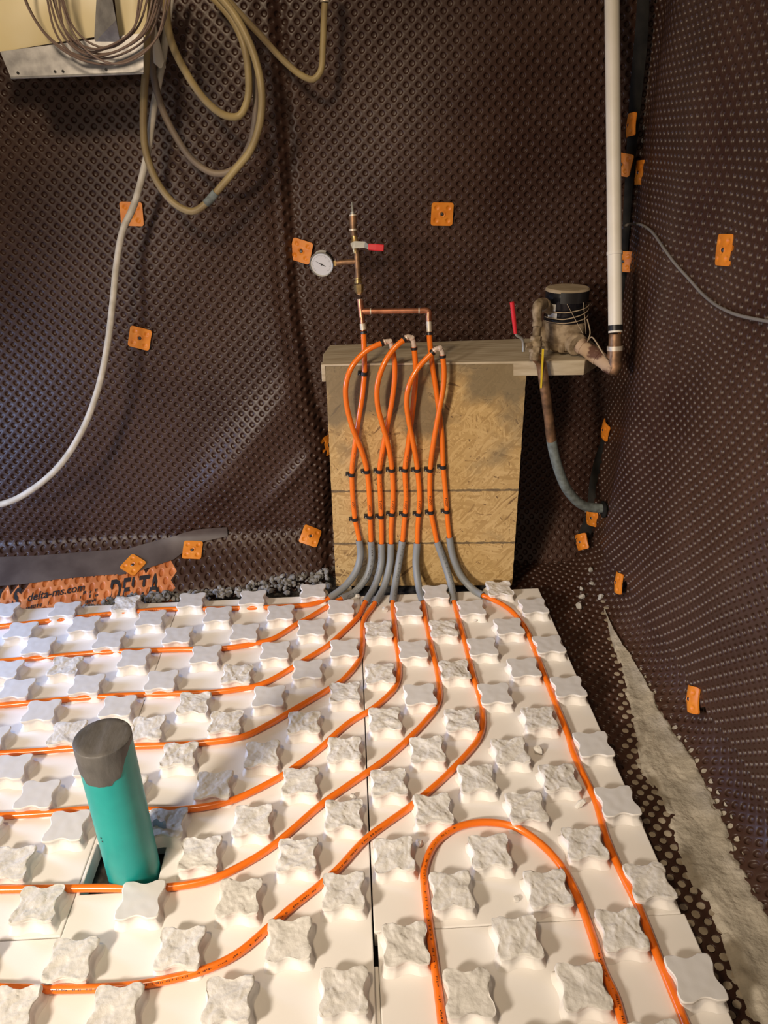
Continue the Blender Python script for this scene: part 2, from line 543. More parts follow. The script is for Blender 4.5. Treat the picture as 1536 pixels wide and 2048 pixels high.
def sheet(name, fn, ur, vr, mats, keep=None, matfn=None, depth=0.0068, rdim=0.0090):
    """fn(u, v) -> points; holes pressed away from the viewer (-du x dv side)"""
    q2 = LA / math.sqrt(2)
    K = 12
    pr = int((max(abs(ur[0]), abs(ur[1])) + max(abs(vr[0]), abs(vr[1]))) / q2) + 2
    a, b = np.meshgrid(np.arange(-pr, pr + 1), np.arange(-pr, pr + 1), indexing='ij')
    a, b = a.ravel(), b.ravel()
    u, v = (a + b) * q2, (a - b) * q2
    ok = (u >= ur[0]) & (u <= ur[1]) & (v >= vr[0]) & (v <= vr[1])
    if keep is not None:
        ok &= keep(u, v)
    a, b, u, v = a[ok], b[ok], u[ok], v[ok]
    n = len(a)
    # outer border, 12 points, in sixths of a cell
    bo = np.array([(3, 1), (3, 3), (1, 3), (-1, 3), (-3, 3), (-3, 1), (-3, -1), (-3, -3), (-1, -3), (1, -3), (3, -3), (3, -1)])
    # the border list starts at angle ~18 deg; rings use the same angles
    ang = np.arctan2(bo[:, 1], bo[:, 0])
    ka = a[:, None] * 6 + bo[None, :, 0]
    kb = b[:, None] * 6 + bo[None, :, 1]
    key = (ka + 100000) * 1000003 + (kb + 100000)
    uq, inv = np.unique(key.ravel(), return_inverse=True)
    oa, ob = uq // 1000003 - 100000, uq % 1000003 - 100000
    ou, ov = (oa + ob) / 6 * q2, (oa - ob) / 6 * q2
    no = len(uq)
    rings = [(rdim * 1.12, 0.0), (rdim, 0.06), (rdim * 0.86, 0.42), (rdim * 0.70, 0.92), (rdim * 0.56, 1.0)]
    U, V, D = [ou], [ov], [np.zeros(no)]
    for r, dd in rings:
        da, db = r * np.cos(ang), r * np.sin(ang)
        U.append((u[:, None] + (da + db)[None] / math.sqrt(2)).ravel())
        V.append((v[:, None] + (da - db)[None] / math.sqrt(2)).ravel())
        D.append(np.full(n * K, dd * depth))
    U, V, D = map(np.concatenate, (U, V, D))
    e = 1e-4
    P = fn(U, V)
    du = (fn(U + e, V) - fn(U - e, V)) / (2 * e)
    dv = (fn(U, V + e) - fn(U, V - e)) / (2 * e)
    nn = np.cross(du, dv)
    nn /= np.linalg.norm(nn, axis=1)[:, None] + 1e-12
    P = P - nn * D[:, None]
    inv = inv.reshape(n, K)
    lay = [inv] + [no + k * n * K + np.arange(n * K).reshape(n, K) for k in range(len(rings))]
    quads = []
    for A, Bq in zip(lay[:-1], lay[1:]):
        quads.append(np.stack([A, np.roll(A, -1, 1), np.roll(Bq, -1, 1), Bq], -1).reshape(-1, 4))
    quads = np.concatenate(quads)[:, ::-1]
    ng = lay[-1][:, ::-1]
    loops = np.concatenate([quads.ravel(), ng.ravel()]).astype(np.int32)
    tot = np.concatenate([np.full(len(quads), 4), np.full(n, K)]).astype(np.int32)
    st = np.concatenate([[0], np.cumsum(tot)[:-1]]).astype(np.int32)
    me = bpy.data.meshes.new(name)
    me.vertices.add(len(P))
    me.vertices.foreach_set('co', P.astype(np.float32).ravel())
    me.loops.add(len(loops))
    me.loops.foreach_set('vertex_index', loops)
    me.polygons.add(len(tot))
    me.polygons.foreach_set('loop_start', st)
    me.polygons.foreach_set('loop_total', tot)
    for mm in mats:
        me.materials.append(M[mm])
    if matfn is not None:
        cell_mi = matfn(u, v).astype(np.int32)
        per = np.concatenate([np.repeat(cell_mi, K) for _ in range(len(rings))] + [cell_mi]).astype(np.int32)
        me.polygons.foreach_set('material_index', per)
    me.polygons.foreach_set('use_smooth', np.ones(len(tot), bool))
    me.update(calc_edges=True)
    me.validate()
    o = bpy.data.objects.new(name, me)
    C.objects.link(o)
    return o, (u, v)


def sst(t):
    t = np.clip(t, 0, 1)
    return t * t * (3 - 2 * t)


def fold_x(z):
    return np.interp(z, [-0.1, 0.1, 0.33, 0.57, 0.9, 1.6, 2.0], [-0.19, -0.175, -0.15, -0.21, -0.244, -0.238, -0.234])


def back_fn(x, z, lift=0.0):
    x, z = np.asarray(x, float), np.asarray(z, float)
    fx = fold_x(z)
    left = 1 / (1 + np.exp(np.clip((x - fx) / 0.014, -40, 40)))
    y = 0.400 + 0.0 * x
    y = y - left * (0.035 + 0.035 * sst((1.1 - z) / 1.0))
    # pleats along the fold
    g = np.exp(-((x - fx - 0.015) / 0.035) ** 2)
    y = y - g * 0.010 * np.cos((x - fx) / 0.011)
    # slack: a slanting ridge on the left, soft waves elsewhere
    dr = ((x + 0.47) * 0.72 - (z - 0.36) * 0.69)
    al = (x + 0.47) * 0.69 + (z - 0.36) * 0.72
    y = y - left * 0.030 * np.exp(-(dr / 0.07) ** 2) * np.exp(-(al / 0.30) ** 2)
    dr2 = ((x + 0.27) * 0.72 - (z - 0.30) * 0.69)
    y = y - left * 0.016 * np.exp(-(dr2 / 0.03) ** 2) * np.exp(-(((x + 0.27) * 0.69 + (z - 0.3) * 0.72) / 0.16) ** 2)
    y = y - 0.010 * np.sin(x * 4.1 + 1.2 * z) * np.cos(z * 3.0 + 0.5)
    y = y - 0.006 * np.sin(x * 9 - z * 6.0 + 1.0)
    # right part bellies out towards the room high up
    y = y - (1 - left) * 0.035 * np.exp(-(((x - 0.3) / 0.42) ** 2)) * sst((z - 0.7) / 0.7)
    # the skirt at the foot of the wall
    base = np.interp(x, [-1.6, -1.2, -0.7, -0.2, 0.1, 0.9], [0.24, 0.27, 0.20, 0.145, 0.10, 0.10])
    y = y - base * sst((0.10 - z) / 0.19)
    return np.stack([x, y - lift, z], -1)


def right_fn(y, z, lift=0.0):
    y, z = np.asarray(y, float), np.asarray(z, float)
    x = 0.800 + 0.045 * sst((y + 0.25) / 0.65) * sst((z + 0.05) / 0.5)
    x = x - 0.012 * np.sin(y * 8.5 + 0.6 * z + 0.4) * sst((z - 0.1) / 0.5) - 0.006 * np.sin(y * 17 + z * 3)
    x = x - 0.020 * np.exp(-((z - 0.35 + 0.3 * y) / 0.25) ** 2) * np.exp(-((y + 0.1) / 0.4) ** 2)
    return np.stack([x - lift, y, z], -1)


_RAD = 0.125


def cove_fn(s, y):
    """floor strip from x=0.40 rolling up into the foot of the right wall; s is distance along the profile"""
    s, y = np.asarray(s, float), np.asarray(y, float)
    x0 = 0.695
    l1 = x0
    arc = _RAD * math.pi / 2
    t = np.clip((s - l1) / arc, 0, 1) * math.pi / 2
    x = np.where(s < l1, s, x0 + _RAD * np.sin(t))
    z = np.where(s < l1, 0.0, _RAD * (1 - np.cos(t)))
    z = z + np.where(s > l1 + arc, s - l1 - arc, 0)
    wob = 0.006 * np.sin(y * 11 + s * 9) + 0.004 * np.sin(y * 23 - s * 5)
    return np.stack([x + wob * (z > 0.02), y, z - 0.075 + wob * 0.6], -1)


def banner(u, v):
    top = np.interp(u, [-1.6, -1.25, -0.70, -0.68], [-0.010, -0.003, 0.022, 0.022])
    return ((v < top) & (u < -0.695)).astype(int)


wb, _ = sheet('wall_back', back_fn, (-1.75, 0.86), (-0.085, 1.86), ['membrane', 'membrane_print'], matfn=banner)
tag(wb, 'dark brown dimpled waterproofing membrane hung over the back wall', kind='structure')
# u=y runs away from the room, v=z up: normal points to -x
wr, _ = sheet('wall_right', lambda u, v: right_fn(-u, v), (-0.42, 1.75), (0.055, 1.86), ['membrane'])
tag(wr, 'dark brown dimpled membrane covering the right wall', kind='structure')
fl, _ = sheet('floor', cove_fn, (0.44, 0.99), (-1.75, 0.40), ['membrane'], rdim=0.0094)
tag(fl, 'brown dimpled membrane strip on the floor turning up against the right wall', kind='structure')
mb = MB()
mb.add([(-2.2, -2.1, -0.092), (1.1, -2.1, -0.092), (1.1, 0.8, -0.092), (-2.2, 0.8, -0.092)], [(0, 1, 2, 3)])
tag(mb.build('floor_base', 'soil', smooth=False), kind='structure')

# ------------------------------------------------------------------ foam floor panels
S = 0.1016
TUBE_R = 0.0083
PZ = -0.031                                     # top of the plates, below the tops of the knobs
KN = """4 0 999 1175;2 0 871.5 1183;5 1 1067 1211;3 1 943 1214;1 1 817 1217;-1 1 682 1213;4 2 1018 1251.5;2 2 887 1255;0 2 757.5 1258;5 3 1098 1287.5;3 3 965 1292;1 3 826 1298;4 4 1048 1334;2 4 909 1337.5;0 4 760.6 1345;5 5 1137 1372;3 5 990 1386;1 5 840 1387.5;4 6 1079 1434;2 6 923 1437.5;0 6 770 1436;5 7 1187 1487;3 7 1021 1500;1 7 855 1497;4 8 1119 1553;2 8 953.6 1554.5;0 8 777.6 1563;5 9 1235 1600.6;3 9 1053 1612;1 9 866 1616;4 10 1170 1684;2 10 980.6 1700;0 10 788 1707;5 11 1299 1760;3 11 1096 1774.5;1 11 903 1778;4 12 1244 1857;2 12 1035 1872;0 12 811 1885;5 13 1391 1954;3 13 1167 1970;1 13 937 1983;-2 0 626 1181;-4 0 505 1194;-6 0 382.5 1199;-8 0 251 1205;-10 0 129 1217.5;-3 1 561 1224;-5 1 435 1227.5;-7 1 301 1235;-9 1 167.5 1247;-11 1 41 1259;-2 2 622.5 1254;-4 2 489 1262.5;-6 2 355 1269;-8 2 217.5 1279;-10 2 77.5 1290;-1 3 689 1295;-3 3 550 1300;-5 3 411 1307.5;-7 3 267.5 1315;-9 3 130 1330;-2 4 615 1337.5;-4 4 474 1346;-6 4 322.5 1359;-1 5 690 1382.5;-3 5 537.5 1391;-1 7 689 1497;-3 7 524 1506;-5 7 358 1507;-2 8 600.6 1560;-4 8 427 1567;-1 9 687 1627;-3 9 505 1638;-2 10 594.6 1706.5;-4 10 400 1703.6;-1 11 687.5 1779;-3 11 478 1792;-2 12 578 1876;-4 12 360 1893;-1 13 687.5 1979;-3 13 456 1997;-7 11 74 1806;-5 11 281 1798;-8 4 173 1367;-10 4 32 1376;-5 5 387 1404;-7 5 235 1411;-9 5 82 1420;-4 6 451 1442;-6 6 294 1454;-8 6 134 1463;-11 3 10 1338;-9 7 20 1533;-7 7 190 1524;-8 8 74 1587;-6 8 253 1577;-5 9 331 1644;-7 9 133 1650;-8 10 20 1724;-6 12 141 1916;-7 13 20 2018;-5 13 230 2014;-2 6 608 1443"""
MEAS = {}
for l in KN.split(';'):
    a, b, c, d = l.split()
    p = atz(float(c), float(d), 0.0)
    MEAS[(int(a), int(b))] = (p[0], p[1])
# small turns and shifts of each panel as laid
XF = {'right': (0, 0, 0, (0, 0)), 'near': (0.00219, 0.0065, 0.0, (2.5 * S, -12 * S)),
      'mid': (-0.0010, -0.0014, 0.0150, (-0.5 * S, -6 * S)), 'far': (-0.0010, -0.0016, 0.0150, (-0.5 * S, -6 * S)),
      'farnear': (-0.0010, -0.0030, 0.0128, (-0.5 * S, -6 * S))}


def lay(g, i, j):
    a, tx, ty, c = XF[g]
    x, y = i * S - c[0], -j * S - c[1]
    return (c[0] + math.cos(a) * x - math.sin(a) * y + tx, c[1] + math.sin(a) * x + math.cos(a) * y + ty)


KH, KN_ = 0.0430, 28


def side_in(t):
    t = abs(t)
    ins = 0.0074 * max(0.0, math.cos(math.pi * t / (2 * 0.0235))) ** 1.2 if t < 0.0235 else 0.0
    if t > 0.034:
        ins += 0.0022 * ((t - 0.034) / (KH - 0.034)) ** 2
    return ins


GRID = [[((-1 + 2 * i / KN_) * (KH - side_in(KH * (-1 + 2 * j / KN_)) * abs(-1 + 2 * i / KN_) ** 1.5),
          (-1 + 2 * j / KN_) * (KH - side_in(KH * (-1 + 2 * i / KN_)) * abs(-1 + 2 * j / KN_) ** 1.5)) for j in range(KN_ + 1)] for i in range(KN_ + 1)]
EDGE = [(i, 0) for i in range(KN_)] + [(KN_, j) for j in range(KN_)] + [(i, KN_) for i in range(KN_, 0, -1)] + [(0, j) for j in range(KN_, 0, -1)]
OUT = np.array([GRID[i][j] for i, j in EDGE])
NO = len(OUT)


def knob_mesh(seed, rough):
    """star-shaped block: flared foot, undercut waist, overhanging top face (torn or smooth)"""
    r = random.Random(seed)
    off = Vector((r.uniform(0, 50), r.uniform(0, 50), r.uniform(0, 50)))
    prof = [(0.0060, PZ + 0.0002), (0.0046, PZ + 0.0016), (0.0010, PZ + 0.005), (-0.0036, -0.018), (-0.0040, -0.010), (0.0000, -0.0060)]
    rad = np.linalg.norm(OUT, axis=1)
    ang = r.uniform(0, math.pi)
    ca, sa = math.cos(ang), math.sin(ang)
    lean = (r.uniform(-1, 1) * 0.06, r.uniform(-1, 1) * 0.06)

    def topz(x, y):
        P = Vector((x, y, 0))
        if not rough:
            return 0.0006 * noise.noise(P * 60 + off)
        g = Vector(((x * ca + y * sa) * 0.5, -x * sa + y * ca, 0))     # torn with a grain
        a = noise.fractal(g * 48 + off, 1.0, 2.0, 5)
        b = noise.noise(P * 24 + off * 2)
        d = noise.voronoi(g * 120 + off)[0]
        z = 0.0020 * a + 0.0018 * b + 0.0020 * (d[1] - d[0]) - 0.0012
        z += 0.0014 * (1 if noise.noise(P * 40 + off * 3) > 0.1 else 0)
        return z + x * lean[0] + y * lean[1]

    V = []
    for k, (o, z) in enumerate(prof):
        for p, q in zip(OUT, rad):
            sc = 1 + o / q
            V.append((p[0] * sc, p[1] * sc, z))
    if rough:
        for p, q in zip(OUT, rad):
            n_ = noise.fractal(Vector((p[0] * 60, p[1] * 60, 3.0)) + off, 1.0, 2.0, 4)
            V.append((p[0] * (1 + 0.03 * n_), p[1] * (1 + 0.03 * n_), -0.0030 + 0.0014 * n_))
    else:
        for p, q in zip(OUT, rad):
            sc = 1 + 0.0006 / q
            V.append((p[0] * sc, p[1] * sc, -0.0018))
    nr = len(prof) + 1
    base = len(V)
    for i in range(KN_ + 1):
        for j in range(KN_ + 1):
            x, y = GRID[i][j]
            e = max(abs(i / KN_ * 2 - 1), abs(j / KN_ * 2 - 1))
            if rough:
                z = topz(x, y)
                if e > 0.999:
                    n_ = noise.fractal(Vector((x * 90, y * 90, 8.0)) + off, 1.0, 2.0, 4)
                    x, y, z = x * (0.975 + 0.03 * n_), y * (0.975 + 0.03 * n_), z * 0.8 - 0.0006
            else:
                z = topz(x, y)
                if e > 0.999:
                    x, y = x * 0.972, y * 0.972
            V.append((x, y, z))
    g = lambda i, j: base + i * (KN_ + 1) + j
    Fc, mi = [], []
    for i in range(nr - 1):
        for j in range(NO):
            k = (j + 1) % NO
            Fc.append((i * NO + j, i * NO + k, (i + 1) * NO + k, (i + 1) * NO + j))
            mi.append(0)
    for j in range(NO):
        k = (j + 1) % NO
        Fc.append(((nr - 1) * NO + j, (nr - 1) * NO + k, g(*EDGE[k]), g(*EDGE[j])))
        mi.append(1 if rough else 0)
    for i in range(KN_):
        for j in range(KN_):
            Fc.append((g(i, j), g(i + 1, j), g(i + 1, j + 1), g(i, j + 1)))
            mi.append(1)
    me = bpy.data.meshes.new('knob_torn' if rough else 'knob_smooth')
    me.from_pydata(V, [], Fc)
    me.materials.append(M['foam'])
    me.materials.append(M['foam_torn' if rough else 'foam_worn'])
    me.polygons.foreach_set('material_index', mi)
    me.polygons.foreach_set('use_smooth', [True] * len(Fc))
    me.set_sharp_from_angle(angle=math.radians(42 if not rough else 38))
    return me


TORN = [knob_mesh(100 + k, True) for k in range(10)]
FLAT = [knob_mesh(200 + k, False) for k in range(3)]
HOLE = (-0.652, -0.497, -1.062, -0.935)          # cut-out round the drain pipe (x0, x1, y0, y1)


def panel(g, i0, i1, j0, j1, label):
    root = empty('insulation_board')
    c0, c1 = lay(g, i0, j0), lay(g, i1, j1)
    root.location = ((c0[0] + c1[0]) / 2, (c0[1] + c1[1]) / 2, PZ - 0.045)
    tag(root, label, 'insulation board', 'knobbed floor heating boards')
    gp = 0.0006
    xs = [i0 * S + gp, i1 * S - gp]
    ys = [-j1 * S + gp, -j0 * S - gp]
    a, tx, ty, c = XF[g]

    def tr(x, y):
        x, y = x - c[0], y - c[1]
        return (c[0] + math.cos(a) * x - math.sin(a) * y + tx, c[1] + math.sin(a) * x + math.cos(a) * y + ty)
    if g == 'mid':
        xs = [xs[0], HOLE[0], HOLE[1], xs[1]]
        ys = [ys[0], HOLE[2], HOLE[3], ys[1]]
    nx, ny = len(xs), len(ys)
    cells = {(p, q) for p in range(nx - 1) for q in range(ny - 1)}
    if g == 'mid':
        cells.discard((1, 1))
    zt, zb = PZ, PZ - 0.045
    mb = MB()
    for (p, q) in cells:
        A, B_, Cc, D = tr(xs[p], ys[q]), tr(xs[p + 1], ys[q]), tr(xs[p + 1], ys[q + 1]), tr(xs[p], ys[q + 1])
        mb.add([(*A, zt), (*B_, zt), (*Cc, zt), (*D, zt)], [(0, 1, 2, 3)])
        mb.add([(*A, zb), (*B_, zb), (*Cc, zb), (*D, zb)], [(3, 2, 1, 0)])
        for (P, Q, nb) in ((A, B_, (p, q - 1)), (B_, Cc, (p + 1, q)), (Cc, D, (p, q + 1)), (D, A, (p - 1, q))):
            if nb not in cells:
                mb.add([(*P, zb), (*Q, zb), (*Q, zt), (*P, zt)], [(0, 1, 2, 3)])
    if g == 'near':                              # lower lip of the edge joint, showing in the open seam
        mb.box((xs[0] - 0.0075, ys[0], PZ - 0.043), (xs[0] + 0.006, ys[-1] - 0.06, PZ - 0.011))
    mb.build('base_plate', 'foam', root, smooth=False, bevel=0.0022)
    n = 0
    for j in range(math.ceil(j0), math.ceil(j1)):
        for i in range(math.ceil(i0), math.ceil(i1)):
            if (i + j) % 2 or (i, j) == (0, 0):        # this knob is broken off under the sleeves
                continue
            x, y = MEAS.get((i, j)) or lay(g, i, j)
            if HOLE[0] + 0.03 < x < HOLE[1] - 0.02 and HOLE[2] < y < HOLE[3]:
                continue
            h = random.Random(i * 91 + j * 17 + 3)
            p_r = 0.06 if j <= 1 else (0.25 if j <= 3 else (0.6 if j <= 5 else 0.95))
            if i == 5 or (i < -6 and j < 11):
                p_r = 0.12 if j < 9 else 0.35
            if i >= 0 and i < 5 and j > 1:
                p_r = max(p_r, 0.8)
            if (i, j) in ((-5, 11), (4, 2), (-1, 1)):
                p_r = 0.0
            me = h.choice(TORN) if h.random() < p_r else h.choice(FLAT)
            k = bpy.data.objects.new('knob', me)
            C.objects.link(k)
            k.parent = root
            k.location = Vector((x, y, 0)) - root.location
            k.rotation_euler = (0, 0, h.choice((0, 1, 2, 3)) * math.pi / 2 + XF[g][0] + h.uniform(-0.02, 0.02))
            n += 1
    return root


panel('right', -0.5, 5.5, -0.5, 11.5, 'white knobbed foam panel directly in front of the strand board, along the right membrane')
panel('near', -0.5, 5.5, 11.5, 16.5, 'white knobbed foam panel nearest the camera on the right side of the long seam')
panel('mid', -6.5, -0.5, -0.5, 16.5, 'white knobbed foam panel with the teal pipe standing through its cut-out')
panel('far', -12.5, -6.5, -0.5, 11.35, 'white knobbed foam panel in front of the orange printed band of the membrane')
panel('farnear', -12.5, -6.5, 11.35, 16.5, 'white knobbed foam panel in the near left corner beyond the cross seam')

# ------------------------------------------------------------------ gravel, dirt, stones
def rock(mb, c, r, seed, mi=0):
    rr = random.Random(seed)
    base = [(-1, 0, 0), (1, 0, 0), (0, -1, 0), (0, 1, 0), (0, 0, -1), (0, 0, 1)]
    f8 = [(0, 2, 5), (2, 1, 5), (1, 3, 5), (3, 0, 5), (2, 0, 4), (1, 2, 4), (3, 1, 4), (0, 3, 4)]
    v = [Vector(p) for p in base]
    nf = []
    cache = {}

    def mid(a, b):
        k = (min(a, b), max(a, b))
        if k not in cache:
            v.append(((v[a] + v[b]) / 2).normalized())
            cache[k] = len(v) - 1
        return cache[k]
    for a, b, c_ in f8:
        x, y, z = mid(a, b), mid(b, c_), mid(c_, a)
        nf += [(a, x, z), (x, b, y), (z, y, c_), (x, y, z)]
    sc = Vector((rr.uniform(0.7, 1.3), rr.uniform(0.6, 1.1), rr.uniform(0.5, 0.9)))
    ro = Matrix.Rotation(rr.uniform(0, 6.3), 3, Vector((rr.uniform(-1, 1), rr.uniform(-1, 1), 1)).normalized())
    o = Vector((seed * 1.7, seed * 0.3, 0))
    out = []
    for p in v:
        q = p * (1 + 0.35 * noise.noise(p * 1.6 + o))
        q = ro @ Vector((q.x * sc.x, q.y * sc.y, q.z * sc.z)) * r
        out.append(Vector(c) + q)
    mb.add(out, nf, mi)


mb = MB()
k = 0
for _ in range(620):
    px = rnd.uniform(-60, 660)
    edge = np.interp(px, [-60, 0, 130, 250, 385, 500, 660], [1238, 1232, 1219, 1207, 1196, 1188, 1174])
    p = atz(px, edge + rnd.uniform(-9, 7), -0.055)
    hump = 0.026 if (215 < px < 350 or px > 540) else (0.010 if px > 350 else -0.004)
    yb = back_fn(p[0], -0.05)[1]
    y = rnd.uniform(min(p[1], yb - 0.03) - 0.01, yb - 0.012)
    z = -0.055 + hump * rnd.uniform(0.2, 1.0) + 0.02 * max(0, (y - p[1]) / 0.1)
    rock(mb, (p[0], y, z), rnd.uniform(0.005, 0.013), k)
    k += 1
tag(mb.build('gravel', 'gravel', smooth=False), 'grey gravel heaped between the foam panels and the foot of the back wall', 'gravel', kind='stuff')

# sandy dirt lying in the trough along the right wall
DL = [atz(x, y, -0.062)[:2] for x, y in [(1205, 1205), (1215, 1240), (1240, 1330), (1262, 1420), (1290, 1530), (1325, 1600), (1350, 1680), (1385, 1760), (1440, 1850), (1480, 1950), (1515, 2040)]]
DR = [atz(x, y, -0.03)[:2] for x, y in [(1212, 1210), (1230, 1245), (1280, 1320), (1320, 1390), (1360, 1460), (1390, 1500), (1420, 1560), (1450, 1610), (1480, 1690), (1520, 1760), (1536, 1790)]]
DL = np.array(DL + [(0.62, -1.75)])
DR = np.array(DR + [(0.735, -1.75)])
DLx = lambda y: np.interp(-y, -DL[:, 1], DL[:, 0])
DRx = lambda y: np.interp(-y, -DR[:, 1], DR[:, 0])


def cove_z(x, y):
    x = np.asarray(x, float)
    t = np.clip((x - 0.695) / _RAD, 0, 0.98)
    return -0.075 + _RAD * (1 - np.sqrt(1 - t * t))


rows = []
ys = np.linspace(-0.06, -1.75, 240)
for y in ys:
    xl, xr = DLx(y), DRx(y)
    row = []
    for t in np.linspace(-0.16, 1.12, 44):
        jag = 0.020 * noise.noise(Vector((t * 6, y * 34, 2.0))) + 0.012 * noise.noise(Vector((t * 3, y * 90, 5.0)))
        x = xl + (xr - xl) * t
        h = 0.0085 * min(1, max(0, (t + jag * 8) / 0.16)) * min(1, max(0, (1 - t + jag * 5) / 0.12)) - 0.0015
        if t < -0.02 or t > 1.0:
            h -= 0.004
        h += 0.0022 * noise.fractal(Vector((x * 45, y * 45, 1.0)), 1.0, 2.0, 5)
        row.append((x, y, float(cove_z(x, y)) + h))
    rows.append(row)
mb = MB().grid(rows)
tag(mb.build('dirt', 'dirt'), 'pale sandy dirt spilled along the trough at the foot of the right wall', 'dirt', kind='stuff')

# dust packed into the dimples beside the dirt
mb = MB()
q2 = LA / math.sqrt(2)
for a in range(-120, 121):
    for b in range(-120, 121):
        s_, y = (a + b) * q2, (a - b) * q2
        if not (0.55 < s_ < 0.78 and -1.7 < y < 0.05):
            continue
        p = cove_fn(s_, y)
        d = DLx(y) - p[0]
        w = np.interp(-y, [0.2, 0.6, 0.8, 1.1, 1.7], [0.01, 0.03, 0.05, 0.085, 0.09])
        if -0.01 < d < w * rnd.uniform(0.75, 1.1):
            r = 0.0088 * rnd.uniform(0.85, 1.06)
            z = p[2] - 0.0012
            mb.add([(p[0] + r * math.cos(t) * rnd.uniform(.92, 1.05), y + r * math.sin(t) * rnd.uniform(.92, 1.05), z + 0.0004) for t in np.linspace(0, 2 * math.pi, 10, endpoint=False)] + [(p[0], y, z + 0.0014)],
                   [(i, (i + 1) % 10, 10) for i in range(10)])
tag(mb.build('dust', 'dust'), 'cream dust filling the floor membrane dimples beside the dirt', 'dust', kind='stuff')

for k, (x, y, r, lab) in enumerate([
        (1180, 1153, 9, 'pale stone chip lying farthest from the panels below the torn orange cap'),
        (1163, 1178, 7, 'small upright pale chip on the floor membrane at the corner, above the roundest stone'),
        (1183, 1174, 6, 'thin pale chip resting between the farthest stone and the roundest stone'),
        (1163, 1193, 10, 'largest and roundest pale stone on the floor membrane near the corner'),
        (1158, 1212, 9, 'oval pale stone nearest the foam panel on the floor membrane'),
        (1200, 1203, 8, 'pale stone at the narrow tip of the sandy dirt')]):
    p = atz(x, y, -0.068)
    mb = MB()
    rock(mb, (p[0], p[1], float(cove_z(p[0], 0)) + 0.006 * r / 9), r * 2.2 / 1520, 900 + k)
    tag(mb.build('stone', 'stone', angle=25), lab, 'stone', 'stone chips near the corner')

# loose bits of foam
for k, (x, y, r, lab) in enumerate([
        (1075, 1505, 13, 'pointed foam crumb standing beside a torn knob right of the middle of the panel'),
        (992, 1256, 9, 'lumpy foam crumb beside the knob nearest the end of the rightmost grey sleeve'),
        (950, 1243, 7, 'flat foam crumb in front of a knob below the seventh grey sleeve'),
        (706, 1596, 8, 'round foam crumb left of the long seam near the middle'),
        (838, 1690, 9, 'small foam crumb just outside the crown of the orange loop'),
        (1160, 1612, 11, 'ragged foam crumb pressed against the outermost orange tube'),
        (1032, 1800, 6, 'tiny foam sliver inside the orange loop'),
        (716, 1196, 10, 'torn foam lump between the second and third grey sleeves'),
        (770, 1222, 9, 'torn foam lump on the bare patch between the fourth and fifth grey sleeves')]):
    p = atz(x, y, PZ)
    mb = MB()
    rock(mb, (p[0], p[1], PZ + r * 0.55 / 800), r * 1.9 / 1520, 700 + k)
    tag(mb.build('foam_crumb', 'foam_torn', smooth=False), lab, 'foam crumb', 'loose foam crumbs on the panels')

# ------------------------------------------------------------------ strand board and shelf
ry = math.atan(BS)
mb = MB()
ZB, ZT = -0.045, 0.738
xs_l, xs_r = [], []
NZ = 60
for k in range(NZ + 1):
    z = ZB + (ZT - ZB) * k / NZ
    xs_l.append(-0.128 + 0.0016 * noise.noise(Vector((z * 40, 1, 2))) - 0.006 * (1 - k / NZ))
    xs_r.append(0.482 + 0.0016 * noise.noise(Vector((z * 40, 7, 2))) - 0.004 * (1 - k / NZ))


def by(x, d):
    return 0.145 + BS * (x + 0.13) - d


Pg = []
for k in range(NZ + 1):
    z = ZB + (ZT - ZB) * k / NZ
    Pg.append([(xs_l[k], by(xs_l[k], 0), z), (xs_r[k], by(xs_r[k], 0), z), (xs_r[k], by(xs_r[k], -0.012), z), (xs_l[k], by(xs_l[k], -0.012), z)])
mb.grid(Pg, closed_v=True)
mb.add(Pg[0], [(3, 2, 1, 0)])
mb.add(Pg[-1], [(0, 1, 2, 3)])
osb = mb.build('strand_board', 'osb', smooth=False)
tag(osb, 'upright strand board sheet with two drawn lines carrying the orange tubes', 'board')

mb = MB()
ZS = 0.745


def ledge_pt(x, dy, z):
    return (x, by(x, dy), z)


xl, xr = -0.137, 0.745
yb = 0.385
fp = [(xl, by(xl, 0.001)), (-0.125, by(-0.125, 0.001)), (0.485, by(0.485, 0.001)), (0.655, by(0.655, 0.001)), (0.745, 0.20), (0.745, yb), (xl + 0.02, yb), (xl, 0.27)]
zb_ = ZS - 0.045
n = len(fp)
fp2 = [(x, max(y, by(x, -0.0135)) if x < 0.482 and y < 0.2 else y) for x, y in fp]
# the top board laps over the strand board; below it the apron sits behind the sheet
mb.add([(x, y, ZS) for x, y in fp] + [(x, y, ZS - 0.0065) for x, y in fp], [tuple(range(n))] + [(i, (i + 1) % n, n + (i + 1) % n, n + i) for i in range(n)] + [tuple(range(2 * n - 1, n - 1, -1))])
mb.add([(x, y, ZS - 0.0065) for x, y in fp2] + [(x, y, zb_) for x, y in fp2], [tuple(range(n))] + [(i, (i + 1) % n, n + (i + 1) % n, n + i) for i in range(n)] + [tuple(range(2 * n - 1, n - 1, -1))])
mb.box((-0.141, by(-0.14, 0.001), ZS - 0.055), (-0.1285, by(-0.14, -0.03), ZS - 0.001))
led = mb.build('wooden_ledge', 'timber', smooth=False, bevel=0.002)
tag(led, 'dusty timber ledge across the top of the strand board, reaching the right corner', 'shelf')
# timber leg behind, carrying the ledge
mb = MB()
for x in (-0.10, 0.43):
    mb.box((x - 0.02, by(x, -0.018), -0.09), (x + 0.02, by(x, -0.10), zb_ - 0.0005))
mb.box((-0.08, by(0.17, -0.05), 0.0), (0.41, by(0.17, -0.07), 0.06))
tag(mb.build('timber_support', 'timber', smooth=False), 'timber frame hidden behind the strand board holding up the ledge', 'frame')

# ------------------------------------------------------------------ tubes
def upper(s):
    return [atb(float(a), float(b), float(c)) for a, b, c in (q.split() for q in s.split(';'))]


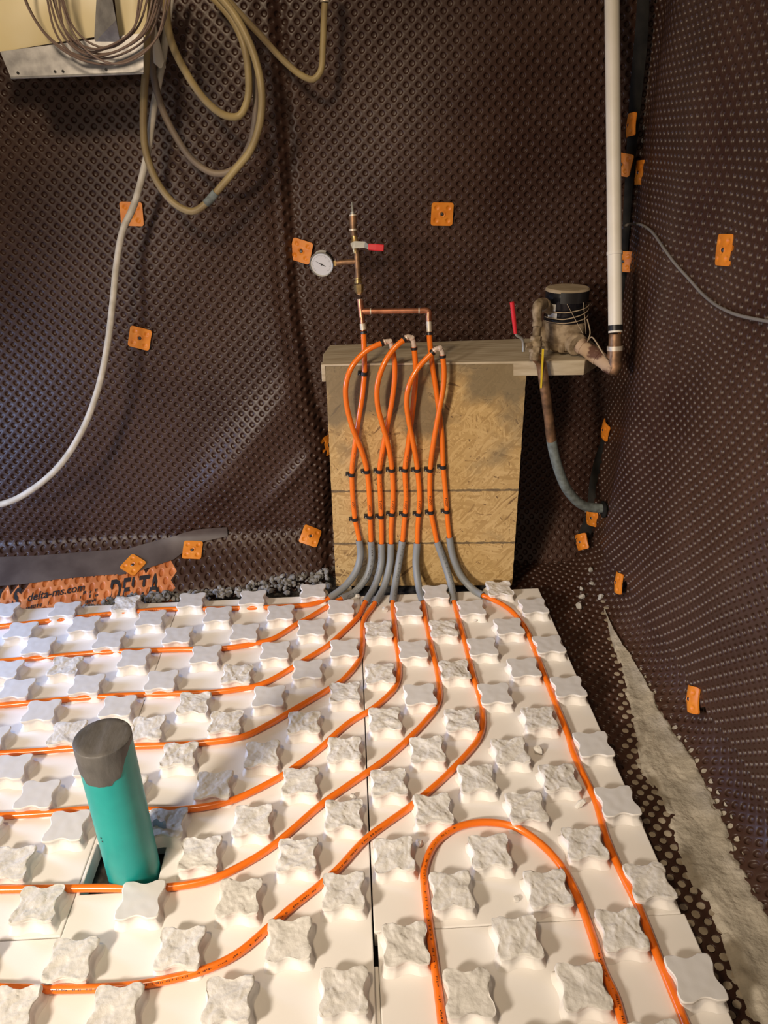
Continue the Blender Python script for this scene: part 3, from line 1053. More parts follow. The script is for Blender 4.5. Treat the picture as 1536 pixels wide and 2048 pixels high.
UP = [
    "710 1038 .0125;705 984 .0125;704 939.5 .0125;708 903.6 .014;716 846.6 .014;725 790 .013;729 742 .0125;728.4 700 .016;727 662 .016",
    "741 1059 .0125;739 999 .0125;734 942.5 .0125;723 900.6 .026;705 855.6 .044;693 808 .058;692 769 .066;704 733 .066;731 703 .055;752 691 .048;767 685 .042",
    "763 1059 .0125;761 999 .0125;759 942.5 .0125;765 900.6 .014;773 858.6 .018;783 808 .026;789 760 .033;789 724 .036;784 697 .036",
    "782 1059 .0125;786 999 .0125;784 939.5 .0125;776 888.6 .034;764 846.6 .048;755 808 .06;755 769 .068;770 724 .066;791 694 .056;811 677 .046",
    "807 1059 .0125;812 999 .0125;810 939.5 .0125;816 891.6 .015;824 832 .020;830 772 .030;831 730 .036;828 694 .038",
    "835 1059 .0125;839 999 .0125;835 939.5 .0125;827 888.6 .034;818 843.6 .048;813 802 .062;819 769 .069;836 736 .066;867 703 .056",
    "868.6 1059 .0125;861 1014 .0125;860.5 939.5 .0125;867 885.6 .032;877.6 825.7 .042;886.6 775 .048;888 739 .05;885 710 .05",
    "895.5 1044 .0125;891 984 .0125;886.6 933.5 .0125;883.6 867.6 .0125;874.6 796 .0125;865.6 736 .0125;859.6 685 .016;858.7 664 .016",
]
SLV = [
    "718.5 1080;721 1110;713 1141;691.6 1171;657.6 1197",
    "742 1082;743 1117;734 1152.5;710 1183;682 1198",
    "763 1087;762 1129;750 1171;731 1204",
    "782 1087;779.5 1129;768 1173.6;750 1206",
    "805 1082;797 1129;790 1171;785 1204",
    "834.5 1086;832 1129;838 1176;846 1205",
    "874 1083;888.5 1124;902.5 1171;908 1204",
    "899 1074;905 1110;921 1150;945 1178;966 1191",
]
FLR = [
    "620 1209;590 1212;460 1217;330 1219;200 1230;90 1243;0 1253;-150 1272",
    "657 1212;610 1240;597 1246;547 1277;515 1286;447 1297;360 1299;200 1305;100 1314;0 1323;-150 1340",
    "717 1232;688 1262;657 1290;610 1320;582 1337;525 1368;480 1378;422 1385;350 1387;205 1393;120 1400;0 1411;-150 1424",
    "728 1240;724 1295;717 1322;680 1365;655 1380;592 1417;535 1450;483 1474;392 1487;264 1493;156 1496;66 1503;0 1507;-150 1520",
    "788 1240;792 1280;798.5 1332;792 1371;750 1414;697.6 1446;642 1495;600 1527;565 1551;484 1593;439 1608;367 1619;270 1620;168 1619;98 1626;0 1632;-150 1640",
    "852 1240;860 1280;877 1358;877 1404;850.6 1443;776 1514.6;697.6 1570;639 1612;550 1688.6;490 1727.5;422 1759;332 1775;187.5 1776;121 1777;0 1779;-150 1784",
    "925.5 1267;945 1345;964.6 1420;961 1469;919 1524;834 1602.5;730 1680;669 1745;581 1817;531 1861;475 1907.5;419 1936;324 1962;234 1974;117 1978;0 1976;-150 1972",
    "1000 1206;1026 1225;1051 1256;1070 1300;1089 1350;1111 1406;1136 1469;1146.6 1505;1191 1602;1213 1677;1246 1752;1280 1821;1316 1913;1360 2021;1400 2120",
]
ORD = ['first', 'second', 'third', 'fourth', 'fifth', 'sixth', 'seventh', 'eighth']
NUM = ['1', '1', '2', '2', '3', '3', '4', '4']
WHERE = ['under the left manifold leg', 'bowing left to the left ivory elbow', 'rising straight to the left ivory elbow', 'bowing left to the middle ivory elbow',
         'rising straight to the middle ivory elbow', 'bowing left to the right ivory elbow', 'rising straight to the right ivory elbow', 'under the right manifold leg']
ZT_ = PZ + TUBE_R + 0.0002
SLEEVE_R = 0.0122
sleeve_paths, tube_paths = [], []
for k in range(8):
    sp = [tuple(map(float, q.split())) for q in SLV[k].split(';')]
    n = len(sp) - 1
    sl = []
    yt = atb(sp[0][0], sp[0][1], 0.0135)
    end = atz(sp[-1][0], sp[-1][1], PZ + SLEEVE_R + 0.0004)
    for i, (x, y) in enumerate(sp):
        if i == 0:
            sl.append(yt)
        elif i == n:
            sl.append(end)
        else:
            t = i / n
            Y = yt[1] + (end[1] - yt[1]) * t ** 1.9
            sl.append(aty(x, y, Y))
    sl = np.array(sl)
    sleeve_paths.append(smooth_path(sl, 0.008))
    up = upper(UP[k])[::-1]
    fl_ = [atz(float(a), float(b), ZT_) for a, b in (q.split() for q in FLR[k].split(';'))]
    P = np.array(up + list(sl[:-1]) + [sl[-1] * 0.85 + fl_[0] * 0.15] + fl_)
    P = smooth_path(P, 0.008)
    P[:, 2] = np.maximum(P[:, 2], ZT_)
    tube_paths.append(P)


def small_print(P, s0, s1, ref, seed, parent, r, ink, h=0.0036, gap=0.35):
    its = ticks(s1 - s0, h, seed, gap)
    wrap(P, s0, its, r, np.array(ref, float), 0.00015).build('printed_text', ink, parent, smooth=False)


def plen(P):
    return np.r_[0, np.cumsum(np.linalg.norm(np.diff(P, axis=0), axis=1))]


def s_at(P, q):
    d = np.linalg.norm(P - np.array(q), axis=1)
    return plen(P)[int(np.argmin(d))]


for k in range(8):
    P = tube_paths[k]
    root = empty('orange_tube', (P[0][0], P[0][1], PZ))
    tag(root, f'{ORD[k]} orange tube from the left on the board, {WHERE[k]}', 'tube', 'orange heating tubes')
    MB().tube(P, TUBE_R, 14).build('tubing', 'pex', root)
    # LOOP n in marker pen, read from below upwards
    pos = {0: (707.5, 1018), 1: (738, 1025), 2: (761, 1016), 3: (785, 1018), 4: (811, 1018), 5: (838, 1018), 6: (861.5, 1010), 7: (892, 1012)}[k]
    Pr = P[::-1]
    v, f = text_shape('LOOP ' + NUM[k], 0.0105, 0.0002)
    v = [(x * 0.95, y - 0.0036) for x, y in v]
    s0 = s_at(Pr, atb(*pos, 0.0125))
    wrap(Pr, s0, [(v, f)], TUBE_R, np.array([0.0, -0.9, 0.35]), 0.0002).build('handwritten_label', 'pen', root, smooth=False)
    tot = plen(P)[-1]
    if k in (2, 4, 0):
        s = s_at(P, atb({0: 704, 2: 763, 4: 811}[k], 905, 0.015))
        small_print(P, s, s + 0.15, (0.25, -0.9, 0.2), k, root, TUBE_R, 'pex_ink', 0.0022)
    if k == 0:
        s = s_at(P, atz(330, 1219, ZT_))
        small_print(P, s, s + 0.42, (0, -0.8, 0.6), 40, root, TUBE_R, 'pex_ink', 0.0026, 0.5)
    if k == 6:
        s = s_at(P, atz(760, 1650, ZT_))
        small_print(P, s, s + 0.85, (0.1, -0.8, 0.75), 41, root, TUBE_R, 'pex_ink', 0.0036)
    if k == 7:
        s = s_at(P, atz(990, 1200, ZT_))
        small_print(P, s, s + 0.30, (0, -0.3, 0.95), 42, root, TUBE_R, 'pex_ink', 0.0026, 0.6)

lp = "890 2140;884 2048;872 1949.6;859 1855;850 1780;848 1750;853 1722;872 1685;909.5 1657;957 1645;1008 1648;1045 1661;1092 1697;1126 1737;1157 1797;1185 1874;1205 1938;1230 1993;1246 2048;1275 2140"
P = smooth_path([atz(float(a), float(b), ZT_ + 0.0002) for a, b in (q.split() for q in lp.split(';'))], 0.008)
root = empty('orange_tube', P[0])
tag(root, 'orange tube bent into a hairpin loop on the near right panel', 'tube', 'orange heating tubes')
MB().tube(P, TUBE_R, 14).build('tubing', 'pex', root)
small_print(P, 0.02, 0.52, (0.0, -0.5, 0.85), 51, root, TUBE_R, 'pex_ink', 0.0036)
small_print(P, plen(P)[-1] - 0.2, plen(P)[-1] - 0.02, (0.0, -0.5, 0.85), 52, root, TUBE_R, 'pex_ink', 0.0036)

for k in range(8):
    P = sleeve_paths[k]
    root = empty('grey_sleeve', P[-1])
    tag(root, f'grey plastic sleeve round the {ORD[k]} orange tube from the left', 'sleeve', 'grey sleeves where the tubes leave the board')
    mb = MB()
    T, N, B = frames(P)
    a = np.linspace(0, 2 * math.pi, 18, endpoint=False)
    ro, ri = SLEEVE_R, SLEEVE_R - 0.0017
    outer = [[P[i] + ro * (math.cos(t) * N[i] + math.sin(t) * B[i]) for t in a] for i in range(len(P))]
    inner = [[P[i] + ri * (math.cos(t) * N[i] + math.sin(t) * B[i]) for t in a] for i in range(len(P))]
    mb.grid(outer + inner[::-1], closed_u=True, closed_v=True)
    mb.build('sleeve_tube', 'sleeve', root)
    if k in (1, 2, 4, 6):
        small_print(P, 0.012, plen(P)[-1] - 0.02, {1: (0.2, -0.9, 0.4), 2: (-0.75, -0.6, 0.2), 4: (0.3, -0.85, 0.4), 6: (0.35, -0.85, 0.4)}[k], 60 + k, root, SLEEVE_R, 'sleeve_ink', 0.0078, 0.15)


# black clips
def clip(px, py, d, label, k):
    Pt = tube_paths[k]
    c = atb(px, py, d)
    i = int(np.argmin(np.linalg.norm(Pt - c, axis=1)))
    i = min(max(i, 1), len(Pt) - 2)
    c = Pt[i]
    t = Pt[i - 1] - Pt[i + 1]
    t /= np.linalg.norm(t)
    root = empty('pipe_clip', c)
    tag(root, label, 'clip', 'black clips holding the tubes to the board')
    w = 0.0056
    ax = Vector(t)
    xh = Vector((1, BS, 0)).normalized()
    xh = (xh - ax * xh.dot(ax)).normalized()
    yh = ax.cross(xh).normalized()
    if yh.y > 0:
        yh = -yh                                 # yh points to the room
    ro, ri = TUBE_R + 0.0027, TUBE_R + 0.0003
    rings_o, rings_i = [], []
    back = -d + 0.0006
    mb = MB()
    prof = []
    for aa in np.linspace(math.radians(-35), math.radians(215), 22):
        prof.append((math.cos(aa), math.sin(aa)))
    lay_ = []
    for s in (-w, w):
        for r in (ro, ri):
            lay_.append([Vector(c) + xh * (r * x) + yh * (r * y) + ax * s for x, y in prof])
    G = [lay_[0], lay_[2], lay_[3], lay_[1]]
    mb.grid(G, closed_u=True)
    mb.build('strap', 'black', root)
    mb = MB()
    bo = Vector(c) - xh * (TUBE_R + 0.0058) - yh * 0.0045
    mat4 = Matrix((xh, yh, ax)).transposed().to_4x4()
    mat4.translation = bo
    mb.box((-0.0062, -0.0058, -0.0062), (0.0062, 0.0052, 0.0062), M4=mat4)
    mb.box((-0.0050, 0.0052, 0.0012), (0.0028, 0.0088, 0.0060), M4=mat4)
    tab = mb.build('mounting_tab', 'black', root, smooth=False, bevel=0.001)
    MB().lathe([(0.0024, 0), (0.0024, 0.0012), (0.0012, 0.0018)], bo + yh * 0.0052 - ax * 0.0030, yh, 12).build('nail_head', 'steel', root)


U1 = [(704, 947), (735, 943), (758, 943), (783, 940), (809, 940), (835, 938.5), (860, 937.5), (886, 935)]
U2 = [(709, 1037), (738, 1035), (761, 1032), (784, 1030), (811, 1030), (836, 1030), (862, 1026), (893, 1024)]
for k in range(8):
    clip(*U1[k], 0.0125, f'black clip in the upper row, on the {ORD[k]} orange tube from the left', k)
for k in range(8):
    clip(*U2[k], 0.0125, f'black clip in the lower row, on the {ORD[k]} orange tube from the left', k)
clip(729, 745, 0.0125, 'lone black clip just under the ledge, on the tube below the copper manifold', 0)


# ivory elbows joining neighbouring tubes
def elbow_fitting(kA, kB, label):
    a, b = tube_paths[kA][0], tube_paths[kB][0]
    da = a - tube_paths[kA][2]; da /= np.linalg.norm(da)
    db = b - tube_paths[kB][2]; db /= np.linalg.norm(db)
    root = empty('elbow_fitting', (a + b) / 2)
    tag(root, label, 'elbow', 'ivory elbows between tube ends')
    mid_ = (a + da * 0.017 + b + db * 0.017) / 2
    P = smooth_path([a - da * 0.002, a + da * 0.008, mid_, b + db * 0.008, b - db * 0.002], 0.002)
    mb = MB().tube(P, 0.0072, 14)
    mb.lathe([(0.0, -0.0092), (0.006, -0.0075), (0.0093, 0), (0.006, 0.0075), (0.0, 0.0092)], mid_, (0.2, -0.8, 0.6), 14, cap0=False, cap1=False)
    mb.lathe([(0.0085, 0), (0.0092, 0.001), (0.0092, 0.003), (0.0085, 0.004)], a + da * 0.002, da, 14)
    mb.build('elbow_body', 'ivory', root)
    for p, d in ((a, da), (b, db)):
        MB().lathe([(TUBE_R + 0.0003, 0), (TUBE_R + 0.0018, 0.0004), (TUBE_R + 0.0018, 0.0076), (TUBE_R + 0.0003, 0.008)], p - d * 0.0085, d, 18).build('crimp_ring', 'black', root)


elbow_fitting(1, 2, 'leftmost ivory elbow above the board, joining the second and third tubes')
elbow_fitting(3, 4, 'middle and highest ivory elbow, joining the fourth and fifth tubes')
elbow_fitting(5, 6, 'rightmost ivory elbow above the board, joining the sixth and seventh tubes')

# ------------------------------------------------------------------ copper manifold and gauge
def mp_(x, y):
    return atb(x, y, np.interp(y, [400, 670], [-0.045, 0.016]))


pipe_r = 0.0083
root = empty('copper_manifold', tube_paths[0][0])
tag(root, 'copper test manifold rising from the two outer tubes above the ledge', 'manifold')
A = tube_paths[0][0]
D = tube_paths[7][0]
B = mp_(722.5, 623)
E_ = mp_(857, 621)
MB().tube([A + (B - A) * 0.02, A * 0.45 + B * 0.55, B], 0.0078, 16).build('riser_leg', 'copper', root)
MB().tube([A * 0.93 + B * 0.07, A * 0.62 + B * 0.38], 0.0092, 16).build('solder_collar', 'solder', root)
Tt = mp_(719, 590)
mb = MB().tube([A * 0.3 + B * 0.7, B, B * 0.25 + Tt * 0.75], 0.0094, 16)
mb.tube([B, B * 0.87 + E_ * 0.13], 0.0094, 16)
mb.build('tee', 'copper', root)
MB().tube([B * 0.87 + E_ * 0.13, B * 0.06 + E_ * 0.94], 0.0080, 16).build('cross_pipe', 'copper', root)
for t in (0.13, 0.85):
    p0, p1 = B * (1 - t) + E_ * t, B * (1 - t - 0.018) + E_ * (t + 0.018)
    MB().tube([p0, p1], 0.0089, 16).build('solder_collar', 'solder', root)
P = smooth_path([B * 0.13 + E_ * 0.87, B * 0.04 + E_ * 0.96, E_ + (D - E_) * 0.06, E_ * 0.75 + D * 0.25, E_ * 0.5 + D * 0.5], 0.003)
MB().tube(P, 0.0093, 16).build('corner_elbow', 'copper', root)
MB().tube([E_ * 0.5 + D * 0.5, E_ * 0.02 + D * 0.98], 0.0080, 16).build('drop_leg', 'solder', root)
for p, q in ((A, B), (D, E_)):
    d = (q - p) / np.linalg.norm(q - p)
    MB().lathe([(TUBE_R + 0.0003, 0), (TUBE_R + 0.002, 0.0004), (TUBE_R + 0.002, 0.0076), (TUBE_R + 0.0003, 0.008)], p - d * 0.0085, d, 18).build('crimp_ring', 'black', root)
pts = {y: mp_(x, y) for x, y in ((722, 612), (719, 588), (718, 575), (717, 555), (715, 535), (713, 505), (708, 478), (707, 465), (705.5, 435), (705, 428), (704.5, 405))}
MB().tube([Tt, pts[588], pts[575]], 0.0080, 16).build('riser_pipe', 'old_copper', root)
MB().tube([mp_(720.5, 604), mp_(720, 598)], 0.0092, 16).build('solder_collar', 'solder', root)
ax = Vector(pts[555] - pts[588]).normalized()
MB().lathe([(0.0085, 0), (0.0125, 0.006), (0.0145, 0.016), (0.0145, 0.027)], mp_(718.3, 588), ax, 6).build('union_nut', 'brass', root, angle=20)
MB().lathe([(0.0120, 0), (0.0120, 0.006), (0.0095, 0.007), (0.0095, 0.011), (0.0115, 0.012), (0.0115, 0.015)], mp_(716.6, 567), ax, 20).build('union_collar', 'brass', root)
mb = MB().tube([mp_(716.5, 560), pts[535], mp_(713, 500)], 0.0088, 16)
mb.tube([mp_(715, 523), mp_(693, 524), mp_(672, 526.5)], 0.0078, 16)
mb.build('gauge_tee', 'old_copper', root)
axv = Vector(pts[428] - pts[505]).normalized()
mb = MB().lathe([(0.0092, 0), (0.0092, 0.012), (0.012, 0.016), (0.0135, 0.024), (0.012, 0.034), (0.0092, 0.038), (0.0092, 0.058)], mp_(712, 507), axv, 18)
valve = mb.build('valve_body', 'brass', root)
MB().tube([mp_(708, 472), mp_(706.5, 455), mp_(706, 438), mp_(705.5, 430)], [0.0096, 0.0096, 0.0103, 0.0103], 16).build('adapter_pipe', 'old_copper', root)
for y0, y1 in ((462, 458), (432, 429)):
    MB().tube([mp_(706.3, y0), mp_(706, y1)], 0.0112, 16).build('solder_collar', 'solder', root)
mb = MB()
base = mp_(705.3, 429)
tip = mp_(703.8, 404)
d = Vector(tip - base)
L = d.length
prof = [(0.0065, 0), (0.0065, 0.006)]
for q in range(7):
    h = 0.006 + (L - 0.006) * q / 7
    r = 0.0050 - 0.0026 * q / 7
    prof += [(r, h), (r - 0.0012, h + (L - 0.006) / 8)]
prof += [(0.0006, L)]
mb.lathe(prof, base, d, 14)
mb.build('barbed_nipple', 'steel', root)
# lever
hub = mp_(709, 491)
h2, h3, h4 = mp_(729, 491), mp_(736, 496), mp_(767, 498.5)
out = np.array([0, -0.016, 0.004])


def strip(mb, pts, w, th):
    """flat bar through points, width mostly vertical"""
    P = np.array(pts)
    T, _, _ = frames(P)
    rows = []
    ww = w if hasattr(w, '__len__') else [w] * len(P)
    for p, t, wk in zip(P, T, ww):
        nrm = np.array([0, -1.0, 0.2]); nrm -= t * np.dot(nrm, t); nrm /= np.linalg.norm(nrm)
        s = np.cross(nrm, t)
        rows.append([p + s * wk + nrm * th, p + s * wk - nrm * th, p - s * wk - nrm * th, p - s * wk + nrm * th])
    mb.grid(rows, closed_v=True)
    mb.add(rows[0], [(3, 2, 1, 0)])
    mb.add(rows[-1], [(0, 1, 2, 3)])


mb = MB()
strip(mb, [mp_(703, 494) + out, hub + out, h2 + out, h3 + out * 1.5, h3 * 0.7 + h4 * 0.3 + out * 1.6], [0.008, 0.0095, 0.0085, 0.006, 0.006], 0.0012)
mb.lathe([(0.006, 0), (0.006, 0.014), (0.004, 0.015)], hub, out, 6)
mb.build('lever', 'steel', valve, smooth=False)
mb = MB()
strip(mb, [h3 + out * 1.55, h3 * 0.5 + h4 * 0.5 + out * 1.6, h4 + out * 1.6], [0.0088, 0.0098, 0.0092], 0.0034)
mb.build('lever_grip', 'red', valve, smooth=False, bevel=0.0025)

gc = mp_(643, 529)
gn = (np.array(CAM) - gc); gn /= np.linalg.norm(gn)
gn = gn * 1.0 - RGT * 0.22 - UPV * 0.42
gn = Vector(gn).normalized()
root = empty('pressure_gauge', gc)
tag(root, 'round pressure gauge with white dial on the left arm of the copper manifold', 'gauge')
gcv = Vector(gc)
R = 0.0345
MB().lathe([(0.012, -0.026), (R * 0.96, -0.0255), (R * 0.97, -0.004), (R, -0.003)], gcv, gn, 36).build('case', 'black', root)
MB().lathe([(R, -0.004), (R * 1.03, -0.002), (R * 1.03, 0.0015), (R * 0.99, 0.003), (R * 0.93, 0.0015), (R * 0.92, -0.001)], gcv, gn, 40, cap0=False, cap1=False).build('bezel', 'steel', root)
dial = MB().lathe([(R * 0.925, 0), (0.001, 0.0001)], gcv, gn, 36).build('dial', 'white', root)
gx = Vector(RGT); gx = (gx - gn * gx.dot(gn)).normalized(); gy = gn.cross(gx)


def on_dial(x, y, h=0.0004):
    return gcv + gx * x + gy * y + gn * h


mb = MB()
mb.add([on_dial(-0.020, 0.0105), on_dial(0.0, 0.0015), on_dial(0.0125, -0.0045), on_dial(0.011, -0.0065), on_dial(-0.0005, -0.001)], [(0, 1, 2, 3, 4)])
mb.add([on_dial(0.003 * math.cos(t), 0.003 * math.sin(t), 0.0006) for t in np.linspace(0, 6.28, 12, endpoint=False)], [tuple(range(12))])
mb.build('needle', 'print_black', dial, smooth=False)
mb = MB()
for q in range(41):
    t = math.radians(225 - q * 270 / 40)
    r0, r1, w = (0.023 if q % 5 == 0 else 0.0255), 0.0275, 0.0003
    c, s = math.cos(t), math.sin(t)
    mb.add([on_dial(c * r0 - s * w, s * r0 + c * w), on_dial(c * r1 - s * w, s * r1 + c * w), on_dial(c * r1 + s * w, s * r1 - c * w), on_dial(c * r0 + s * w, s * r0 - c * w)], [(0, 1, 2, 3)])
mb.build('scale_marks', 'sleeve_ink', dial, smooth=False)
st = mp_(672, 526.5)
MB().tube([gcv - gn * 0.013 + gx * R * 0.8, gcv - gn * 0.013 + gx * (R + 0.006), st], [0.007, 0.0085, 0.0085], 6).build('stem', 'brass', root, angle=20)
a0, a1 = math.radians(70), math.radians(125)
mb = MB()
rows = [[gcv + (gx * math.cos(t) + gy * math.sin(t)) * R * 0.985 + gn * h for t in np.linspace(a0, a1, 12)] for h in (-0.024, -0.005)]
mb.grid(rows)
mb.build('sticker', 'paper', root)

# ------------------------------------------------------------------ water meter, valve and pipes
mc = np.array([0.618, 0.205, 0.0])
root = empty('water_meter', (mc[0], mc[1], ZS + 0.001))
tag(root, 'dusty bronze water meter with black register sitting on the right end of the ledge', 'water meter')
prof = [(0.045, ZS + 0.010), (0.056, ZS + 0.014), (0.060, ZS + 0.030), (0.058, ZS + 0.034), (0.062, ZS + 0.046), (0.065, ZS + 0.070), (0.067, ZS + 0.092), (0.063, ZS + 0.098)]
mb = MB().lathe(prof, (mc[0], mc[1], 0), (0, 0, 1), 40)
mb.lathe([(0.030, -0.01), (0.032, 0.03), (0.034, 0.055), (0.030, 0.060)], (mc[0] + 0.008, mc[1] - 0.02, ZS + 0.044), (0.28, -0.95, -0.14), 26)
mb.lathe([(0.026, 0.0), (0.026, 0.05), (0.022, 0.052)], (mc[0] - 0.03, mc[1] + 0.005, ZS + 0.050), (-1, 0.1, 0.15), 24)
for an in (200, 250, 318, 30, 90, 150):
    t = math.radians(an)
    mb.lathe([(0.009, 0.0), (0.009, 0.024), (0.006, 0.026)], (mc[0] + 0.058 * math.cos(t), mc[1] + 0.058 * math.sin(t), ZS + 0.012), (0, 0, 1), 8)
mb.lathe([(0.034, 0.0), (0.040, 0.003), (0.040, 0.011)], (mc[0], mc[1], ZS + 0.0005), (0, 0, 1), 24)
mb.build('meter_body', 'dusty', root)
z0 = ZS + 0.096
prof = [(0.064, z0), (0.066, z0 + 0.003), (0.066, z0 + 0.010), (0.0615, z0 + 0.013), (0.0615, z0 + 0.032), (0.064, z0 + 0.035), (0.064, z0 + 0.060), (0.0655, z0 + 0.063), (0.0655, z0 + 0.088), (0.063, z0 + 0.092)]
reg = MB().lathe(prof, (mc[0], mc[1], 0), (0, 0, 1), 44).build('register', 'register_black', root)
prof = [(0.064, z0 + 0.0905), (0.0665, z0 + 0.091), (0.0665, z0 + 0.096), (0.062, z0 + 0.100), (0.002, z0 + 0.101)]
MB().lathe(prof, (mc[0], mc[1], 0), (0, 0, 1), 44).build('register_lid', 'lid', root)


def arc_patch(cx, cy, r, a0, a1, zb, zt):
    return MB().grid([[(cx + r * math.cos(t), cy + r * math.sin(t), z) for t in np.linspace(a0, a1, 10)] for z in (zb, zt)])


arc_patch(mc[0], mc[1], 0.0648, math.radians(196), math.radians(226), z0 + 0.038, z0 + 0.058).build('upper_sticker', 'paper', reg)
arc_patch(mc[0], mc[1], 0.0622, math.radians(196), math.radians(230), z0 + 0.014, z0 + 0.031).build('lower_sticker', 'paper', reg)
arc_patch(mc[0], mc[1], 0.0668, math.radians(238), math.radians(330), z0 + 0.062, z0 + 0.094).build('tape_flap', 'black', reg)
for zz, sl_, nm in ((0.004, 0.02, 0), (0.016, 0.03, 1), (0.036, 0.02, 2)):
    P = [(mc[0] + 0.0672 * math.cos(t), mc[1] + 0.0672 * math.sin(t), z0 + zz + sl_ * max(0, (t - math.radians(250)) / 2.2)) for t in np.linspace(math.radians(190), math.radians(355), 30)]
    MB().tube(P, 0.0016, 6).build('seal_wire', 'twine', root)
P = smooth_path([(mc[0] + 0.055, mc[1] - 0.045, z0 + 0.012), (mc[0] + 0.064, mc[1] - 0.058, z0 - 0.03), (mc[0] + 0.052, mc[1] - 0.072, z0 - 0.052), atz(1185, 675, ZS + 0.078), atz(1205, 705, ZS + 0.050), (0.705, 0.02, ZS + 0.015)], 0.006)
MB().tube(P, 0.0020, 6).build('ground_wire', 'twine', root)
for (a_, b_) in (((1134, 608), (1166, 668)), ((1167, 605), (1172, 668))):
    MB().tube([aty(*a_, mc[1] - 0.068), aty(*b_, mc[1] - 0.085)], 0.0008, 5).build('thin_wire', 'twine', root)

# outlet pipe, elbow and riser
O0 = np.array([mc[0] + 0.030, mc[1] - 0.075, ZS + 0.037])
EL = aty(1229, 738, 0.035)
RT = aty(1231, 668, 0.052)
root = empty('outlet_pipe', EL)
tag(root, 'dust caked copper outlet pipe and elbow from the meter to the white pipe', 'pipe')
mb = MB()
dO = (EL - O0)
Pp = [O0 + dO * t for t in (0, .12, .121, .3, .301, .55, .551, .78, .781, 1.0)]
mb.tube(Pp, [0.0245, 0.0245, 0.0225, 0.0225, 0.0238, 0.0238, 0.0222, 0.0222, 0.0240, 0.0225], 20)
mb.build('outlet', 'dusty_copper', root)
P = smooth_path([O0 + dO * 0.90, EL, EL * 0.85 + RT * 0.15 + np.array([0, 0.0, 0.0]), EL * 0.45 + RT * 0.55], 0.004)
MB().tube(P, 0.0215, 20).build('pipe_elbow', 'old_copper', root)
MB().tube([EL * 0.5 + RT * 0.5, RT], 0.0190, 20).build('riser', 'old_copper', root)
pc = EL * 0.47 + RT * 0.53
MB().tube([pc, pc + (RT - EL) * 0.13], 0.0232, 20).build('ground_clamp', 'solder', root)

TOP = aty(1224, -20, 0.335)
root = empty('white_pipe', RT)
tag(root, 'tall white plastic pipe rising from the meter outlet up the right corner', 'pipe')
RT2 = RT + (TOP - RT) * 0.004
JN = RT + (TOP - RT) * 0.245
MB().tube([RT2, JN], 0.0205, 22).build('lower_length', 'pvc', root)
MB().tube([JN, RT + (TOP - RT) * 1.10], 0.0205, 22).build('upper_length', 'pvc', root)
MB().tube([JN - (TOP - RT) * 0.004, JN + (TOP - RT) * 0.006], 0.0226, 22).build('joint_collar', 'pvc', root)
MB().tube([RT + (TOP - RT) * 0.010, RT + (TOP - RT) * 0.027], 0.0218, 22).build('black_band', 'black', root)

# shut-off valve and incoming pipe
VB = atb(1071, 690, 0.035)
EU = aty(1078, 618, VB[1] + 0.03)
root = empty('shutoff_valve', VB)
tag(root, 'dusty brass shut-off valve with a raised red lever left of the water meter', 'valve')
mb = MB()
up_ = Vector(EU - VB).normalized()
mb.lathe([(0.0125, -0.046), (0.0150, -0.034), (0.0150, -0.020)], VB, up_, 20)
mb.lathe([(0.0180, -0.022), (0.0180, -0.008)], VB, up_, 6)
mb.lathe([(0.0150, -0.009), (0.0185, -0.004), (0.0195, 0.003), (0.0175, 0.010), (0.0145, 0.014)], VB, up_, 20)
mb.lathe([(0.0170, 0.013), (0.0170, 0.025)], VB, up_, 6)
mb.lathe([(0.0120, 0.024), (0.0120, 0.052), (0.0150, 0.053), (0.0150, 0.066), (0.0120, 0.070)], VB, up_, 20)
mb.build('valve_body', 'dusty_brass', root, angle=25)
Yv = float((VB + np.array(up_) * 0.066)[1])
P = smooth_path([VB + np.array(up_) * 0.064, aty(1074, 630, Yv + 0.002), aty(1075, 614, Yv + 0.008), aty(1082, 607, Yv + 0.040), aty(1091, 612, Yv + 0.080), aty(1102, 620, Yv + 0.105)], 0.004)
MB().tube(P, [0.0125, 0.0150, 0.0165, 0.0170, 0.0165], 18).build('inlet_elbow', 'dusty_brass', root)
MB().lathe([(0.0190, 0.0), (0.0205, 0.002), (0.0205, 0.014), (0.0190, 0.016)], aty(1086, 609, Yv + 0.062), aty(1102, 620, Yv + 0.105) - aty(1086, 609, Yv + 0.062), 20).build('inlet_nut', 'dusty', root)
NB = aty(1054, 692, VB[1] - 0.012)
MB().tube([VB + (NB - VB) * 0.6, NB + (NB - VB) * 0.25], 0.0105, 6).build('stem_nut', 'dusty', root, angle=20)
lev = [aty(1047, 703, NB[1] - 0.006), aty(1047, 690, NB[1] - 0.006), aty(1044, 678, NB[1] - 0.008), aty(1033, 670, NB[1] - 0.010), aty(1030, 660, NB[1] - 0.010)]
MB().tube(smooth_path(lev, 0.004), 0.0042, 10).build('lever', 'steel', root)
MB().tube(smooth_path([aty(1031, 667, NB[1] - 0.010), aty(1028, 640, NB[1] - 0.010), aty(1024, 604, NB[1] - 0.010)], 0.006), [0.0055, 0.0068, 0.0068], 10).build('lever_grip', 'red', root)

